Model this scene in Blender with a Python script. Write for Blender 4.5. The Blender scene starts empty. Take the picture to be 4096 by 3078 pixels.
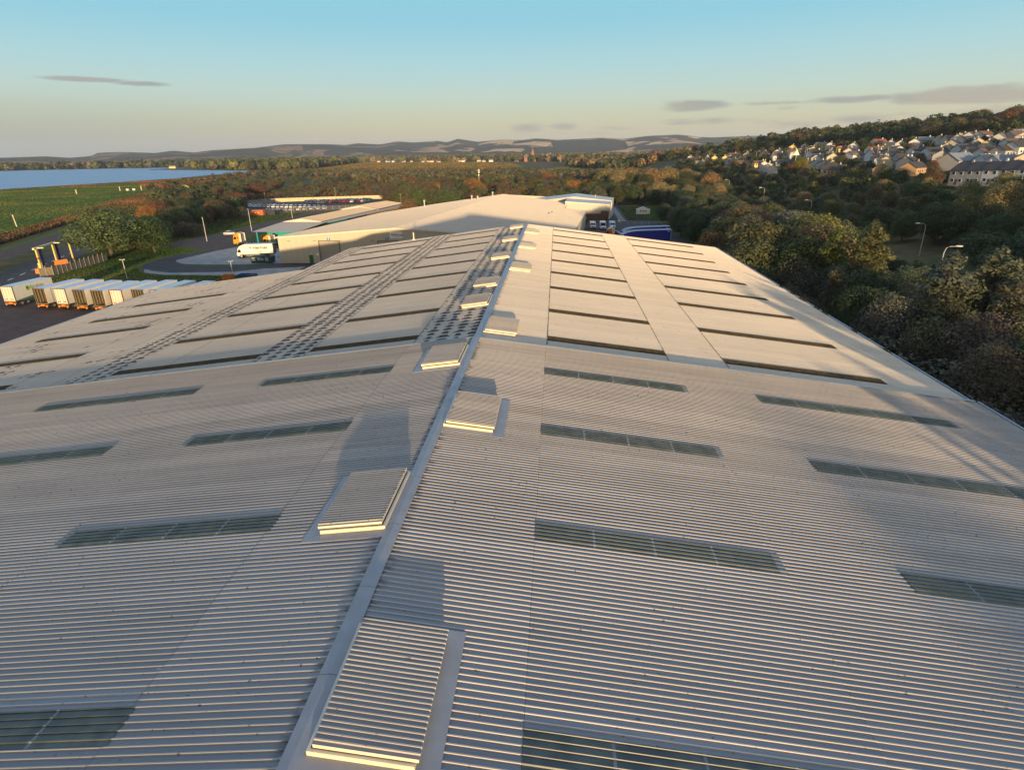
import bpy, math, random
import numpy as np
from mathutils import Matrix, Vector, noise as mnoise

scene = bpy.context.scene
R_ = math.radians

# ------------------------------------------------------------------ camera
FPX, PITCH, YAW, ROLL = 590.6, R_(21.486), R_(-4.419), R_(-0.918)
CAM = np.array([5.16, 0.0, 27.0])
def cam_axes():
    cy, sy = math.cos(YAW), math.sin(YAW); Rz = np.array([[cy, -sy, 0], [sy, cy, 0], [0, 0, 1]])
    B = np.array([[1, 0, 0], [0, 0, -1], [0, 1, 0.]])
    cp, sp = math.cos(PITCH), math.sin(PITCH); Rx = np.array([[1, 0, 0], [0, cp, -sp], [0, sp, cp]])
    cr, sr = math.cos(ROLL), math.sin(ROLL); R2 = np.array([[cr, -sr, 0], [sr, cr, 0], [0, 0, 1]])
    return R2 @ Rx @ B @ Rz
AX = cam_axes()
cd = bpy.data.cameras.new('camera'); cam = bpy.data.objects.new('camera', cd); scene.collection.objects.link(cam)
cd.sensor_width = 36.0; cd.lens = FPX / 1024 * 36.0; cd.clip_start = 0.2; cd.clip_end = 40000
M = Matrix.Identity(4)
for i in range(3):
    M[i][0] = AX[0][i]; M[i][1] = -AX[1][i]; M[i][2] = -AX[2][i]; M[i][3] = CAM[i]
cam.matrix_world = M
scene.camera = cam

def in_view(x, y, z=3, mx=60, my=60):
    """is the point inside the picture (with a margin in pixels)"""
    d = AX @ (np.array([x, y, z]) - CAM)
    if d[2] < 1: return False
    u, v = 512 + FPX * d[0] / d[2], 384.5 + FPX * d[1] / d[2]
    return -mx < u < 1024 + mx and -my < v < 769 + my

# ------------------------------------------------------------------ light
SUN_AZ = math.atan2(0.23, -1.0)          # towards the sun: behind the camera and a little to the right
SUN_EL = R_(4.2)
sl = bpy.data.lights.new('sun', 'SUN'); so = bpy.data.objects.new('sun', sl); scene.collection.objects.link(so)
sl.energy = 4.2; sl.angle = R_(0.9); sl.color = (1.0, 0.70, 0.38)
sd = Vector((math.sin(SUN_AZ) * math.cos(SUN_EL), math.cos(SUN_AZ) * math.cos(SUN_EL), math.sin(SUN_EL)))
so.rotation_euler = sd.to_track_quat('Z', 'Y').to_euler()
so.location = (60, -250, 60)

scene.view_settings.view_transform = 'Standard'
scene.view_settings.look = 'None'
scene.view_settings.gamma = 1
scene.view_settings.exposure = 1.0

world = bpy.data.worlds.new('World'); scene.world = world; world.use_nodes = True

class NT:
    """small helper that writes shader node trees"""
    def __init__(s, tree, clear=True):
        s.t = tree
        if clear: tree.nodes.clear()
    def n(s, kind, **kw):
        nd = s.t.nodes.new(kind)
        for k, v in kw.items(): setattr(nd, k, v)
        return nd
    def put(s, sock, val):
        if hasattr(val, 'is_linked') or hasattr(val, 'links'): s.t.links.new(val, sock)
        else:
            try: sock.default_value = val
            except Exception: sock.default_value = (*val, 1.0)
    def m(s, op, a, b=None, c=None, clamp=False):
        nd = s.n('ShaderNodeMath', operation=op, use_clamp=clamp)
        s.put(nd.inputs[0], a)
        if b is not None: s.put(nd.inputs[1], b)
        if c is not None: s.put(nd.inputs[2], c)
        return nd.outputs[0]
    def mix(s, f, a, b, blend='MIX'):
        nd = s.n('ShaderNodeMix', data_type='RGBA', blend_type=blend)
        s.put(nd.inputs[0], f); s.put(nd.inputs[6], a); s.put(nd.inputs[7], b)
        return nd.outputs[2]
    def noise(s, vec, scale, detail=3, rough=0.5, out='Fac'):
        nd = s.n('ShaderNodeTexNoise'); nd.inputs['Scale'].default_value = scale
        nd.inputs['Detail'].default_value = detail; nd.inputs['Roughness'].default_value = rough
        if vec is not None: s.put(nd.inputs['Vector'], vec)
        return nd.outputs[out]
    def ramp(s, f, stops, interp='LINEAR'):
        nd = s.n('ShaderNodeValToRGB'); cr = nd.color_ramp; cr.interpolation = interp
        while len(cr.elements) < len(stops): cr.elements.new(0.5)
        for e, (p, c) in zip(cr.elements, stops):
            e.position = p; e.color = (*c, 1.0) if len(c) == 3 else c
        s.put(nd.inputs[0], f); return nd.outputs[0]
    def rng(s, v, a, b, c=0.0, d=1.0, smooth=True):
        nd = s.n('ShaderNodeMapRange', interpolation_type='SMOOTHSTEP' if smooth else 'LINEAR')
        s.put(nd.inputs[0], v)
        for i, q in enumerate((a, b, c, d)): s.put(nd.inputs[1 + i], q)
        return nd.outputs[0]
    def xyz(s, vec):
        nd = s.n('ShaderNodeSeparateXYZ'); s.put(nd.inputs[0], vec); return nd.outputs
    def vec(s, x, y, z):
        nd = s.n('ShaderNodeCombineXYZ')
        for i, q in enumerate((x, y, z)): s.put(nd.inputs[i], q)
        return nd.outputs[0]

def srgb(r, g, b):
    f = lambda c: (c / 255 / 12.92) if c <= 10 else ((c / 255 + 0.055) / 1.055) ** 2.4
    return (f(r), f(g), f(b))

def build_world():
    w = NT(world.node_tree)
    out = w.n('ShaderNodeOutputWorld'); bg = w.n('ShaderNodeBackground')
    bg.inputs[1].default_value = 0.1
    sky = w.n('ShaderNodeTexSky', sky_type='NISHITA', sun_disc=False)
    sky.sun_elevation = SUN_EL; sky.sun_rotation = SUN_AZ
    sky.air_density = 1.0; sky.dust_density = 1.5; sky.ozone_density = 2.0
    g = w.n('ShaderNodeTexCoord').outputs['Generated']
    x, y, z = w.xyz(g)
    el = w.m('MULTIPLY', w.m('ARCSINE', z), 57.2958)
    az = w.m('MULTIPLY', w.m('ARCTAN2', x, y), 57.2958)
    k = 10.0 / 2 ** 1.0
    S = lambda r, gg, b: tuple(k * c for c in srgb(r, gg, b))
    Z = lambda r, gg, b: tuple(1.9 * c for c in S(r, gg, b))      # unseen high sky, brightened to add fill light
    # the clear evening sky opposite the sun: pale ochre band, then turquoise
    stops = [(-1, S(160, 160, 160)), (0.9, S(205, 192, 162)), (1.8, S(212, 203, 164)), (3.0, S(208, 211, 178)), (4.6, S(197, 218, 205)),
             (7, S(176, 217, 222)), (10, S(148, 208, 226)), (14, S(138, 204, 230)), (30, Z(150, 172, 200)), (70, Z(150, 168, 198))]
    top = max(max(c) for _, c in stops)
    f = w.m('DIVIDE', w.m('ADD', el, 1.0), 71.0, clamp=True)
    grad = w.ramp(w.m('POWER', f, 0.5), [(((e + 1) / 71) ** 0.5, tuple(q / top for q in c)) for e, c in stops])
    grad = w.mix(1.0, grad, (top, top, top), 'MULTIPLY')
    # cooler and duller towards the left end of the horizon
    left = w.m('MULTIPLY', w.rng(az, -8, -48), w.rng(el, 6, 0.5))
    grad = w.mix(w.m('MULTIPLY', left, 0.6), grad, S(138, 158, 166))
    # clouds
    nz = w.noise(w.vec(w.m('MULTIPLY', az, 0.35), w.m('MULTIPLY', el, 1.6), 0.0), 1.0, 6, 0.62)
    nl = w.noise(w.vec(w.m('MULTIPLY', az, 0.12), w.m('MULTIPLY', el, 0.5), 4.0), 1.0, 3, 0.5)
    cov = None
    clouds = [(-37.0, 5.38, 2.6, .17, .9), (-33.2, 5.23, 1.8, .16, .8), (11.5, 3.42, 2.5, .42, 1), (18.0, 3.42, 2.2, .16, .7), (18.9, 3.0, 1.2, .14, .5), (23.2, 3.42, 3.2, .26, .85),
              (30.6, 3.3, 4.4, .55, 1.0), (36, 3.1, 4, .4, .9), (-2.6, 1.98, 1.5, .38, .75), (0.6, 2.05, 1.4, .3, .7), (5.6, 1.8, 2.4, .2, .45), (13, 2.2, 5, .3, .6), (24, 1.9, 9, .45, .55), (1, 1.45, 7, .22, .4), (33, 2.2, 5, .4, .5)]
    for a, e, wa, we, s_ in clouds:
        da = w.m('DIVIDE', w.m('SUBTRACT', az, a), wa * 1.5); de = w.m('DIVIDE', w.m('SUBTRACT', el, e), we * 1.5)
        r2 = w.m('ADD', w.m('MULTIPLY', da, da), w.m('MULTIPLY', de, de))
        c = w.m('MULTIPLY', w.m('SUBTRACT', 1.0, r2, clamp=True), s_)
        cov = c if cov is None else w.m('MAXIMUM', cov, c)
    mask = w.rng(w.m('ADD', cov, w.m('MULTIPLY', w.m('SUBTRACT', nz, 0.5), 1.25)), 0.22, 0.85)
    mask = w.m('MULTIPLY', mask, w.rng(cov, 0.0, 0.3))
    ccol = w.mix(w.rng(nl, 0.4, 0.65), S(150, 152, 152), S(172, 160, 150))
    grad = w.mix(w.m('MULTIPLY', mask, 0.72), grad, ccol)
    # in front of the camera the clear blue-ochre sky, behind it the physical sunset glow
    front = w.rng(y, -0.35, 0.15)
    col = w.mix(front, sky.outputs[0], grad)
    w.put(bg.inputs[0], col); w.put(out.inputs[0], bg.outputs[0])
build_world()

# ------------------------------------------------------------------ materials
MATS = {}
def pm(name, col, rough=0.6, var=0.12, scale=3.0, bump=0.0, metal=0.0, spec=0.4, col2=None, detail=4, stretch=None, objcol=False):
    if name in MATS: return MATS[name]
    m = bpy.data.materials.new(name); m.use_nodes = True
    w = NT(m.node_tree); o = w.n('ShaderNodeOutputMaterial'); b = w.n('ShaderNodeBsdfPrincipled')
    co = w.n('ShaderNodeTexCoord').outputs['Object']
    if stretch:
        mp = w.n('ShaderNodeMapping'); mp.inputs['Scale'].default_value = stretch; w.put(mp.inputs[0], co); co = mp.outputs[0]
    base = col
    if objcol: base = w.n('ShaderNodeObjectInfo').outputs['Color']
    nz = w.noise(co, scale, detail)
    if col2 is not None: c = w.mix(w.rng(nz, 0.35, 0.65), base, col2)
    else:
        v = w.rng(nz, 0.25, 0.75, 1 - var, 1 + var, smooth=False)
        c = w.mix(1.0, base, w.vec(v, v, v), 'MULTIPLY')
    w.put(b.inputs['Base Color'], c)
    b.inputs['Roughness'].default_value = rough; b.inputs['Metallic'].default_value = metal
    b.inputs['Specular IOR Level'].default_value = spec
    if bump:
        bn = w.n('ShaderNodeBump'); bn.inputs['Strength'].default_value = min(bump, 1.0); w.put(bn.inputs['Height'], w.noise(co, scale * 4 if bump < 1 else 1.6, 4))
        if bump >= 1: bn.inputs['Distance'].default_value = 0.6; w.put(b.inputs['Normal'], bn.outputs[0])
    w.put(o.inputs[0], b.outputs[0]); MATS[name] = m
    return m

def leaf_mat(name='foliage', attr=None):
    m = bpy.data.materials.new(name); m.use_nodes = True
    w = NT(m.node_tree); o = w.n('ShaderNodeOutputMaterial'); b = w.n('ShaderNodeBsdfPrincipled')
    if attr: base = w.n('ShaderNodeAttribute', attribute_name=attr).outputs['Color']
    else: base = w.n('ShaderNodeObjectInfo').outputs['Color']
    ri = w.n('ShaderNodeNewGeometry').outputs['Random Per Island']
    co = w.n('ShaderNodeTexCoord').outputs['Object']
    nz = w.noise(co, 0.55, 2)
    v = w.m('MULTIPLY', w.rng(ri, 0, 1, 0.65, 1.4, smooth=False), w.rng(nz, 0.3, 0.7, 0.7, 1.35, smooth=False))
    c = w.mix(1.0, base, w.vec(v, v, v), 'MULTIPLY')
    w.put(b.inputs['Base Color'], c); b.inputs['Roughness'].default_value = 0.75; b.inputs['Specular IOR Level'].default_value = 0.15
    tr = w.n('ShaderNodeBsdfTranslucent'); w.put(tr.inputs[0], c)
    ms = w.n('ShaderNodeMixShader'); ms.inputs[0].default_value = 0.35
    w.put(ms.inputs[1], b.outputs[0]); w.put(ms.inputs[2], tr.outputs[0])
    w.put(o.inputs[0], ms.outputs[0]); return m
LEAF = leaf_mat(); MASSLEAF = leaf_mat('far_foliage', 'tint')
BARK = pm('bark', (0.09, 0.07, 0.055), 0.9, 0.3, 4)
PALEBARK = pm('pale_bark', (0.19, 0.16, 0.13), 0.85, 0.25, 6)

# ------------------------------------------------------------------ mesh builder
class MB:
    def __init__(s): s.v = []; s.f = []; s.mi = []
    def add(s, vs, fs, mi=0):
        o = len(s.v); s.v += [tuple(p) for p in vs]; s.f += [tuple(i + o for i in f) for f in fs]; s.mi += [mi] * len(fs); return s
    def quad(s, a, b, c, d, mi=0): return s.add([a, b, c, d], [(0, 1, 2, 3)], mi)
    def poly(s, pts, mi=0): return s.add(pts, [tuple(range(len(pts)))], mi)
    def box(s, x0, x1, y0, y1, z0, z1, mi=0):
        v = [(x, y, z) for z in (z0, z1) for y in (y0, y1) for x in (x0, x1)]
        return s.add(v, [(0, 2, 3, 1), (4, 5, 7, 6), (0, 1, 5, 4), (2, 6, 7, 3), (0, 4, 6, 2), (1, 3, 7, 5)], mi)
    def prism(s, pts, a, b, axis='y', mi=0):
        """polygon in the plane across `axis`, extruded from a to b"""
        n = len(pts)
        P = {'y': lambda p, t: (p[0], t, p[1]), 'x': lambda p, t: (t, p[0], p[1]), 'z': lambda p, t: (p[0], p[1], t)}[axis]
        v = [P(p, a) for p in pts] + [P(p, b) for p in pts]
        return s.add(v, [tuple(range(n))[::-1], tuple(range(n, 2 * n))] + [(i, (i + 1) % n, n + (i + 1) % n, n + i) for i in range(n)], mi)
    def tube(s, path, rad, n=6, mi=0, cap=True):
        path = [Vector(p) for p in path]
        if not hasattr(rad, '__len__'): rad = [rad] * len(path)
        v = []
        for i, p in enumerate(path):
            d = (path[min(i + 1, len(path) - 1)] - path[max(i - 1, 0)]).normalized()
            u = d.orthogonal().normalized(); w = d.cross(u)
            for k in range(n):
                a = 2 * math.pi * k / n; v.append(p + rad[i] * (math.cos(a) * u + math.sin(a) * w))
        f = [(i * n + k, i * n + (k + 1) % n, (i + 1) * n + (k + 1) % n, (i + 1) * n + k) for i in range(len(path) - 1) for k in range(n)]
        if cap: f += [tuple(range(n))[::-1], tuple(range((len(path) - 1) * n, len(path) * n))]
        return s.add(v, f, mi)
    def disc(s, c, r, w, axis='x', n=14, mi=0):
        """wheel-like cylinder centred at c"""
        pts = [(r * math.cos(2 * math.pi * k / n), r * math.sin(2 * math.pi * k / n)) for k in range(n)]
        if axis == 'x': return s.prism([(c[1] + a, c[2] + b) for a, b in pts], c[0] - w / 2, c[0] + w / 2, 'x', mi)
        if axis == 'y': return s.prism([(c[0] + a, c[2] + b) for a, b in pts], c[1] - w / 2, c[1] + w / 2, 'y', mi)
        return s.prism([(c[0] + a, c[1] + b) for a, b in pts], c[2] - w / 2, c[2] + w / 2, 'z', mi)
    def build(s, name, mats, parent=None, smooth=False, label=None):
        me = bpy.data.meshes.new(name); me.from_pydata(s.v, [], s.f)
        if not isinstance(mats, (list, tuple)): mats = [mats]
        for m in mats: me.materials.append(m)
        me.polygons.foreach_set('material_index', s.mi)
        if smooth: me.polygons.foreach_set('use_smooth', [True] * len(s.f))
        me.update(); o = bpy.data.objects.new(name, me); scene.collection.objects.link(o)
        if parent: o.parent = parent
        if label: o['label'] = label
        return o

def quads_mesh(name, V, mat, tint=None):
    """V: (n,4,3) array of quads"""
    n = len(V); me = bpy.data.meshes.new(name)
    me.vertices.add(n * 4); me.loops.add(n * 4); me.polygons.add(n)
    me.vertices.foreach_set('co', V.reshape(-1).astype(np.float32))
    me.loops.foreach_set('vertex_index', np.arange(n * 4, dtype=np.int32))
    me.polygons.foreach_set('loop_start', np.arange(0, n * 4, 4, dtype=np.int32))
    me.polygons.foreach_set('loop_total', np.full(n, 4, dtype=np.int32))
    if tint is not None:
        a = me.attributes.new('tint', 'FLOAT_COLOR', 'POINT'); t = np.ones((n, 4, 4), np.float32); t[..., :3] = tint[:, None, :]
        a.data.foreach_set('color', t.reshape(-1))
    me.materials.append(mat); me.update(calc_edges=True); return me

def thing(name, label, cat, loc=(0, 0, 0), rz=0.0, group=None):
    o = bpy.data.objects.new(name, None); scene.collection.objects.link(o); o.empty_display_size = 0.5
    o.location = loc; o.rotation_euler = (0, 0, rz); o['label'] = label; o['category'] = cat
    if group: o['group'] = group
    return o
def tag(o, label, cat, group=None):
    o['label'] = label; o['category'] = cat
    if group: o['group'] = group
    return o
def dup(root, loc, rz, label, group=None, scale=None, color=None):
    r = root.copy(); scene.collection.objects.link(r); r.location = loc; r.rotation_euler = (0, 0, rz); r['label'] = label
    if group: r['group'] = group
    if scale is not None: r.scale = scale if hasattr(scale, '__len__') else (scale,) * 3
    if color is not None and r.type == 'MESH': r.color = (*color, 1)
    for ch in list(root.children):
        c = ch.copy(); scene.collection.objects.link(c); c.parent = r
        if color is not None and ch.get('painted'): c.color = (*color, 1)
        for g in ch.children:
            d = g.copy(); scene.collection.objects.link(d); d.parent = c
    return r
def structure(o, kind='structure'):
    o['kind'] = kind; return o

# ------------------------------------------------------------------ terrain
def ss(a, b, x):
    t = np.clip((np.asarray(x, float) - a) / (b - a), 0, 1); return t * t * (3 - 2 * t)
WATER = [(-550, -900), (-557, 590), (-547, 660), (-535, 745), (-531, 856), (-559, 987), (-558, 1112), (-567, 1206), (-577, 1227), (-744, 1340), (-900, 1440), (-960, 1490), (-1000, 1475),
         (-1040, 1560), (-1065, 1720), (-1140, 1810), (-1356, 1784), (-1550, 1650), (-2500, 1500), (-6000, 900), (-6000, -900)]
def water_dist(X, Y):
    """signed distance to the shore, positive in the water"""
    P = np.array(WATER, float); X = np.asarray(X, float); Y = np.asarray(Y, float)
    d = np.full(X.shape, 1e9); ins = np.zeros(X.shape, bool)
    for i in range(len(P)):
        a, b = P[i], P[(i + 1) % len(P)]; e = b - a
        t = np.clip(((X - a[0]) * e[0] + (Y - a[1]) * e[1]) / (e @ e), 0, 1)
        d = np.minimum(d, np.hypot(X - a[0] - t * e[0], Y - a[1] - t * e[1]))
        c = ((a[1] > Y) != (b[1] > Y))
        with np.errstate(divide='ignore', invalid='ignore'):
            ins ^= c & (X < a[0] + (Y - a[1]) * e[0] / (e[1] if e[1] else 1e-9))
    return np.where(ins, d, -d)
def terr(X, Y):
    X = np.asarray(X, float); Y = np.asarray(Y, float)
    h = np.minimum(0.132 * (X - 60) * ss(95, 150, X), 44) * (1 - ss(900, 1300, Y))
    return h
def tz(x, y): return float(terr(np.array([x]), np.array([y]))[0])

def ground_mat():
    m = bpy.data.materials.new('rough_ground'); m.use_nodes = True
    w = NT(m.node_tree); o = w.n('ShaderNodeOutputMaterial'); b = w.n('ShaderNodeBsdfPrincipled')
    co = w.n('ShaderNodeTexCoord').outputs['Object']
    n1 = w.noise(co, 0.012, 4); n2 = w.noise(co, 0.12, 5, 0.65)
    c = w.ramp(n1, [(0.35, (0.07, 0.075, 0.028)), (0.5, (0.11, 0.085, 0.038)), (0.65, (0.16, 0.115, 0.05))])
    v = w.rng(n2, 0.3, 0.7, 0.6, 1.4, smooth=False)
    c = w.mix(1.0, c, w.vec(v, v, v), 'MULTIPLY')
    w.put(b.inputs['Base Color'], c); b.inputs['Roughness'].default_value = 0.95; b.inputs['Specular IOR Level'].default_value = 0.1
    bn = w.n('ShaderNodeBump'); bn.inputs['Strength'].default_value = 0.6; bn.inputs['Distance'].default_value = 0.5; w.put(bn.inputs['Height'], n2); w.put(b.inputs['Normal'], bn.outputs[0])
    w.put(o.inputs[0], b.outputs[0]); return m

def polar_sheet(name, az, rr, hf, mat):
    A, Rr = np.meshgrid(np.radians(az), rr); X = CAM[0] + Rr * np.sin(A); Y = Rr * np.cos(A)
    Z = hf(X, Y, np.degrees(A), Rr); n, k = X.shape
    V = np.stack([X, Y, Z], -1).reshape(-1, 3)
    i = np.arange(n * k).reshape(n, k)
    F = np.stack([i[:-1, :-1], i[:-1, 1:], i[1:, 1:], i[1:, :-1]], -1).reshape(-1, 4)[:, ::-1]
    me = bpy.data.meshes.new(name); me.from_pydata(V.tolist(), [], F.tolist()); me.materials.append(mat)
    me.polygons.foreach_set('use_smooth', [True] * len(F)); me.update()
    ob = bpy.data.objects.new(name, me); scene.collection.objects.link(ob); return ob

def ground_h(X, Y, A, Rr):
    wd = water_dist(X, Y)
    return terr(X, Y) - 6 * ss(0, 60, wd + 4)
az = np.concatenate([np.arange(-180, -60, 6), np.arange(-60, 50, 0.4), np.arange(50, 181, 6)])
rr = np.concatenate([[0.5], np.arange(15, 200, 8), np.geomspace(205, 2400, 130), np.geomspace(2450, 6500, 40)])
structure(polar_sheet('ground', az, rr, ground_h, ground_mat()))

def water_mat():
    m = bpy.data.materials.new('firth_water'); m.use_nodes = True
    w = NT(m.node_tree); o = w.n('ShaderNodeOutputMaterial'); b = w.n('ShaderNodeBsdfPrincipled')
    co = w.n('ShaderNodeTexCoord').outputs['Object']
    mp = w.n('ShaderNodeMapping'); mp.inputs['Scale'].default_value = (0.03, 0.1, 1); w.put(mp.inputs[0], co)
    nz = w.noise(mp.outputs[0], 1.0, 5, 0.7)
    w.put(b.inputs['Base Color'], w.mix(w.rng(nz, .35, .65), (0.13, 0.235, 0.38), (0.18, 0.30, 0.46)))  # blue of the reflected high sky put into the base colour
    b.inputs['Roughness'].default_value = 0.35; b.inputs['Specular IOR Level'].default_value = 0.2
    bn = w.n('ShaderNodeBump'); bn.inputs['Strength'].default_value = 1.0; bn.inputs['Distance'].default_value = 1.5; w.put(bn.inputs['Height'], nz); w.put(b.inputs['Normal'], bn.outputs[0])
    w.put(o.inputs[0], b.outputs[0]); return m
structure(MB().poly([(x, y, -0.5) for x, y in [(-6000, -900), (-480, -900), (-480, 1000), (-480, 1300), (-800, 1900), (-1400, 2000), (-6000, 1600)]]).build('water', water_mat()))

SKY = [(-60, .3), (-43.06, 0.2), (-40.5, 0.26), (-39.05, 0.13), (-37.62, 0.24), (-37.42, 0.44), (-35.9, 0.5), (-33.41, 0.39), (-32.21, 0.55), (-30.69, 0.39), (-29.4, 0.54), (-26.08, 0.69), (-23.75, 0.94), (-19.88, 0.9), (-18.75, 0.82), (-17.71, 0.96), (-15.75, 0.83), (-14.21, 1.08), (-12.91, 0.96), (-10.75, 1.07), (-9.84, 0.94), (-8.93, 1.22), (-7.14, 0.94), (-5.06, 1.08), (-3.22, 1.03), (-1.9, 1.15), (0.11, 1.0), (3.91, 1.1), (5.79, 0.97), (7.83, 1.17), (10.49, 1.24), (12.21, 1.0), (13.28, 0.94), (16.31, 1.0), (20.09, 0.98), (25.45, 0.86), (50, .9)]
def hills_h(X, Y, A, Rr):
    el = np.interp(A, [p[0] for p in SKY], [p[1] for p in SKY])
    Z = np.zeros_like(X)
    for i in np.ndindex(X.shape):
        p = Vector((X[i] / 1300, Y[i] / 1300, 0.3)); n = mnoise.fractal(p, 0.9, 2.0, 4)
        r = Rr[i]; top = 27 + 8600 * math.tan(math.radians(el[i]))
        t = (r - 4600) / 4000
        if t <= 0: Z[i] = -8; continue
        tt = min(t, 1.0)
        base = top * (0.12 * tt + 0.88 * tt * tt * (3 - 2 * tt))
        lim = 27 + r * math.tan(math.radians(el[i])) * (0.98 if t < 1 else 1)
        z = base + n * 55 * math.sin(math.pi * min(tt, 1)) + 0.22 * top * math.exp(-((t - 0.35) / 0.15) ** 2) * (0.5 + mnoise.noise(Vector((A[i] / 7, 1, 2))))
        if t > 1: z = top * (1 - 0.3 * (t - 1))
        Z[i] = min(z, lim) - 4
    return Z
def hills_mat():
    m = bpy.data.materials.new('hill_farmland'); m.use_nodes = True
    w = NT(m.node_tree); o = w.n('ShaderNodeOutputMaterial'); b = w.n('ShaderNodeBsdfPrincipled')
    co = w.n('ShaderNodeTexCoord').outputs['Object']; x, y, z = w.xyz(co)
    wob = w.noise(co, 0.002, 3, 0.6, 'Color')
    mp = w.n('ShaderNodeMapping'); mp.inputs['Scale'].default_value = (0.0022, 0.0015, 0.0); w.put(mp.inputs[0], co)
    v2 = w.mix(0.22, mp.outputs[0], wob, 'ADD')
    vo = w.n('ShaderNodeTexVoronoi'); vo.inputs['Scale'].default_value = 1.0; w.put(vo.inputs['Vector'], v2)
    r = w.xyz(vo.outputs['Color'])[0]
    fld = w.ramp(r, [(0.0, (0.05, 0.055, 0.03)), (0.35, (0.05, 0.06, 0.03)), (0.36, (0.50, 0.33, 0.17)), (0.55, (0.2, 0.19, 0.09)), (0.56, (0.60, 0.41, 0.22)), (0.8, (0.55, 0.36, 0.18)), (0.81, (0.06, 0.06, 0.03))], 'CONSTANT')
    wd = w.rng(w.noise(co, 0.0022, 7, 0.68), 0.475, 0.525)
    east = w.rng(x, -2500, 0)
    wd = w.m('MAXIMUM', wd, w.m('SUBTRACT', 0.75, east))
    c = w.mix(w.m('MINIMUM', wd, 1.0), fld, (0.05, 0.048, 0.035))
    n2 = w.noise(co, 0.02, 4); v = w.rng(n2, .3, .7, .75, 1.25)
    c = w.mix(1.0, c, w.vec(v, v, v), 'MULTIPLY')
    w.put(b.inputs['Base Color'], c); b.inputs['Roughness'].default_value = 1; b.inputs['Specular IOR Level'].default_value = 0
    bn = w.n('ShaderNodeBump'); bn.inputs['Strength'].default_value = 1.0; bn.inputs['Distance'].default_value = 14.0; w.put(bn.inputs['Height'], w.noise(co, 0.03, 4, .7)); w.put(b.inputs['Normal'], bn.outputs[0])
    w.put(o.inputs[0], b.outputs[0]); return m
structure(polar_sheet('hills', np.arange(-60, 48, 0.35), np.concatenate([np.linspace(4500, 8600, 46), np.linspace(8700, 11000, 6)]), hills_h, hills_mat()))

# flat sheets laid on the level ground
def sheet(name, pts, z, mat, kind='structure'):
    o = MB().poly([(x, y, z) for x, y in pts]).build(name, mat); o['kind'] = kind; return o
ASPHALT = pm('asphalt', (0.055, 0.05, 0.05), 0.9, 0.3, 0.5, 0.2, col2=(0.075, 0.065, 0.06), spec=.2)
BROWNASPH = pm('old_asphalt', (0.095, 0.066, 0.056), 0.9, 0.3, 0.35, 0.2, col2=(0.07, 0.05, 0.043), spec=.2)
CONC = pm('concrete_apron', (0.30, 0.29, 0.27), 0.85, 0.25, 0.4, 0.1, col2=(0.22, 0.21, 0.2))
GRASS = pm('lawn', (0.075, 0.115, 0.025), 0.95, 0.3, 0.35, 1.0, col2=(0.115, 0.12, 0.035), spec=.1, detail=8)
FIELD = pm('golf_grass', (0.085, 0.135, 0.022), 0.95, 0.2, 0.05, 1.0, col2=(0.115, 0.14, 0.03), spec=.1, detail=10)
DRY = pm('dry_grass', (0.19, 0.12, 0.055), 0.95, 0.3, 0.1, 1.0, col2=(0.13, 0.09, 0.035), spec=.1, detail=8)
MEADOW = pm('meadow', (0.22, 0.16, 0.05), 0.95, 0.3, 0.02, 1.0, col2=(0.17, 0.14, 0.045), spec=.1, detail=8)
PAINT = pm('road_paint', (0.62, 0.62, 0.6), 0.7, 0.2, 4)
def nt(n, t): return (0.92 * n - 0.39 * t, 0.39 * n + 0.92 * t)     # across / along the coast road
def strip(name, n0, n1, t0, t1, z, mat): return sheet(name, [nt(n0, t0), nt(n1, t0), nt(n1, t1), nt(n0, t1)], z, mat)
sheet('dry_shore_grass', [(-542, 560), (-530, 660), (-516, 745), (-512, 856), (-430, 900), (-380, 700), (-330, 560), (-370, 500), (-470, 520), (-540, 420)], 0.012, DRY)
sheet('golf_field', [(-541, 100), (-541, 540), (-482, 690), (-415, 610), (-356, 524), (-300, 400), nt(-107, 330), nt(-107, 60)], 0.02, FIELD)
strip('dry_verge', -107, -93, 60, 420, 0.024, DRY)
strip('grass_verge', -93, -88, 60, 420, 0.020, GRASS)
strip('upper_road', -88, -79.5, 60, 420, 0.016, BROWNASPH)
strip('coast_road', -71, -60.5, 60, 420, 0.016, ASPHALT)
for i, t in enumerate(np.arange(150, 260, 7.3)):
    strip('road_marking', -65.1, -64.8, t, t + 3.2, 0.024, PAINT)
sheet('lawn', [(-122, 112), (-60, 112), (-58, 139), (-62, 156), (-90, 200), (-103, 262), (-126, 262), (-135, 225), nt(-58, 230), nt(-55, 175)], 0.010, GRASS)
sheet('trailer_yard', [(-150, -60), (-30, -60), (-30, 117), (-62, 117), (-116, 117.5), (-140, 95)], 0.018, BROWNASPH)
ypts = [(-74.2, 40), (-83, 62), (-85.5, 71.5), (-82.6, 76.5), (-68, 62)]
def ribbon(name, pts, wd, z, mat):
    mb = MB()
    for a, b in zip(pts[:-1], pts[1:]):
        d = Vector((b[0] - a[0], b[1] - a[1])); n = Vector((-d.y, d.x)).normalized() * wd / 2
        mb.quad((a[0] - n.x, a[1] - n.y, z), (b[0] - n.x, b[1] - n.y, z), (b[0] + n.x, b[1] + n.y, z), (a[0] + n.x, a[1] + n.y, z))
    o = mb.build(name, mat); o['kind'] = 'structure'; return o
sheet('loop_road', [(-103.5, 178.5), (-107.2, 170), (-108.6, 163), (-107, 154), (-103.5, 148), (-99, 143.8), (-92, 141), (-67.8, 140), (-20, 139), (-20, 157), (-60, 157), (-60, 210), (-92, 215), (-100, 196)], 0.016, ASPHALT)
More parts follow.
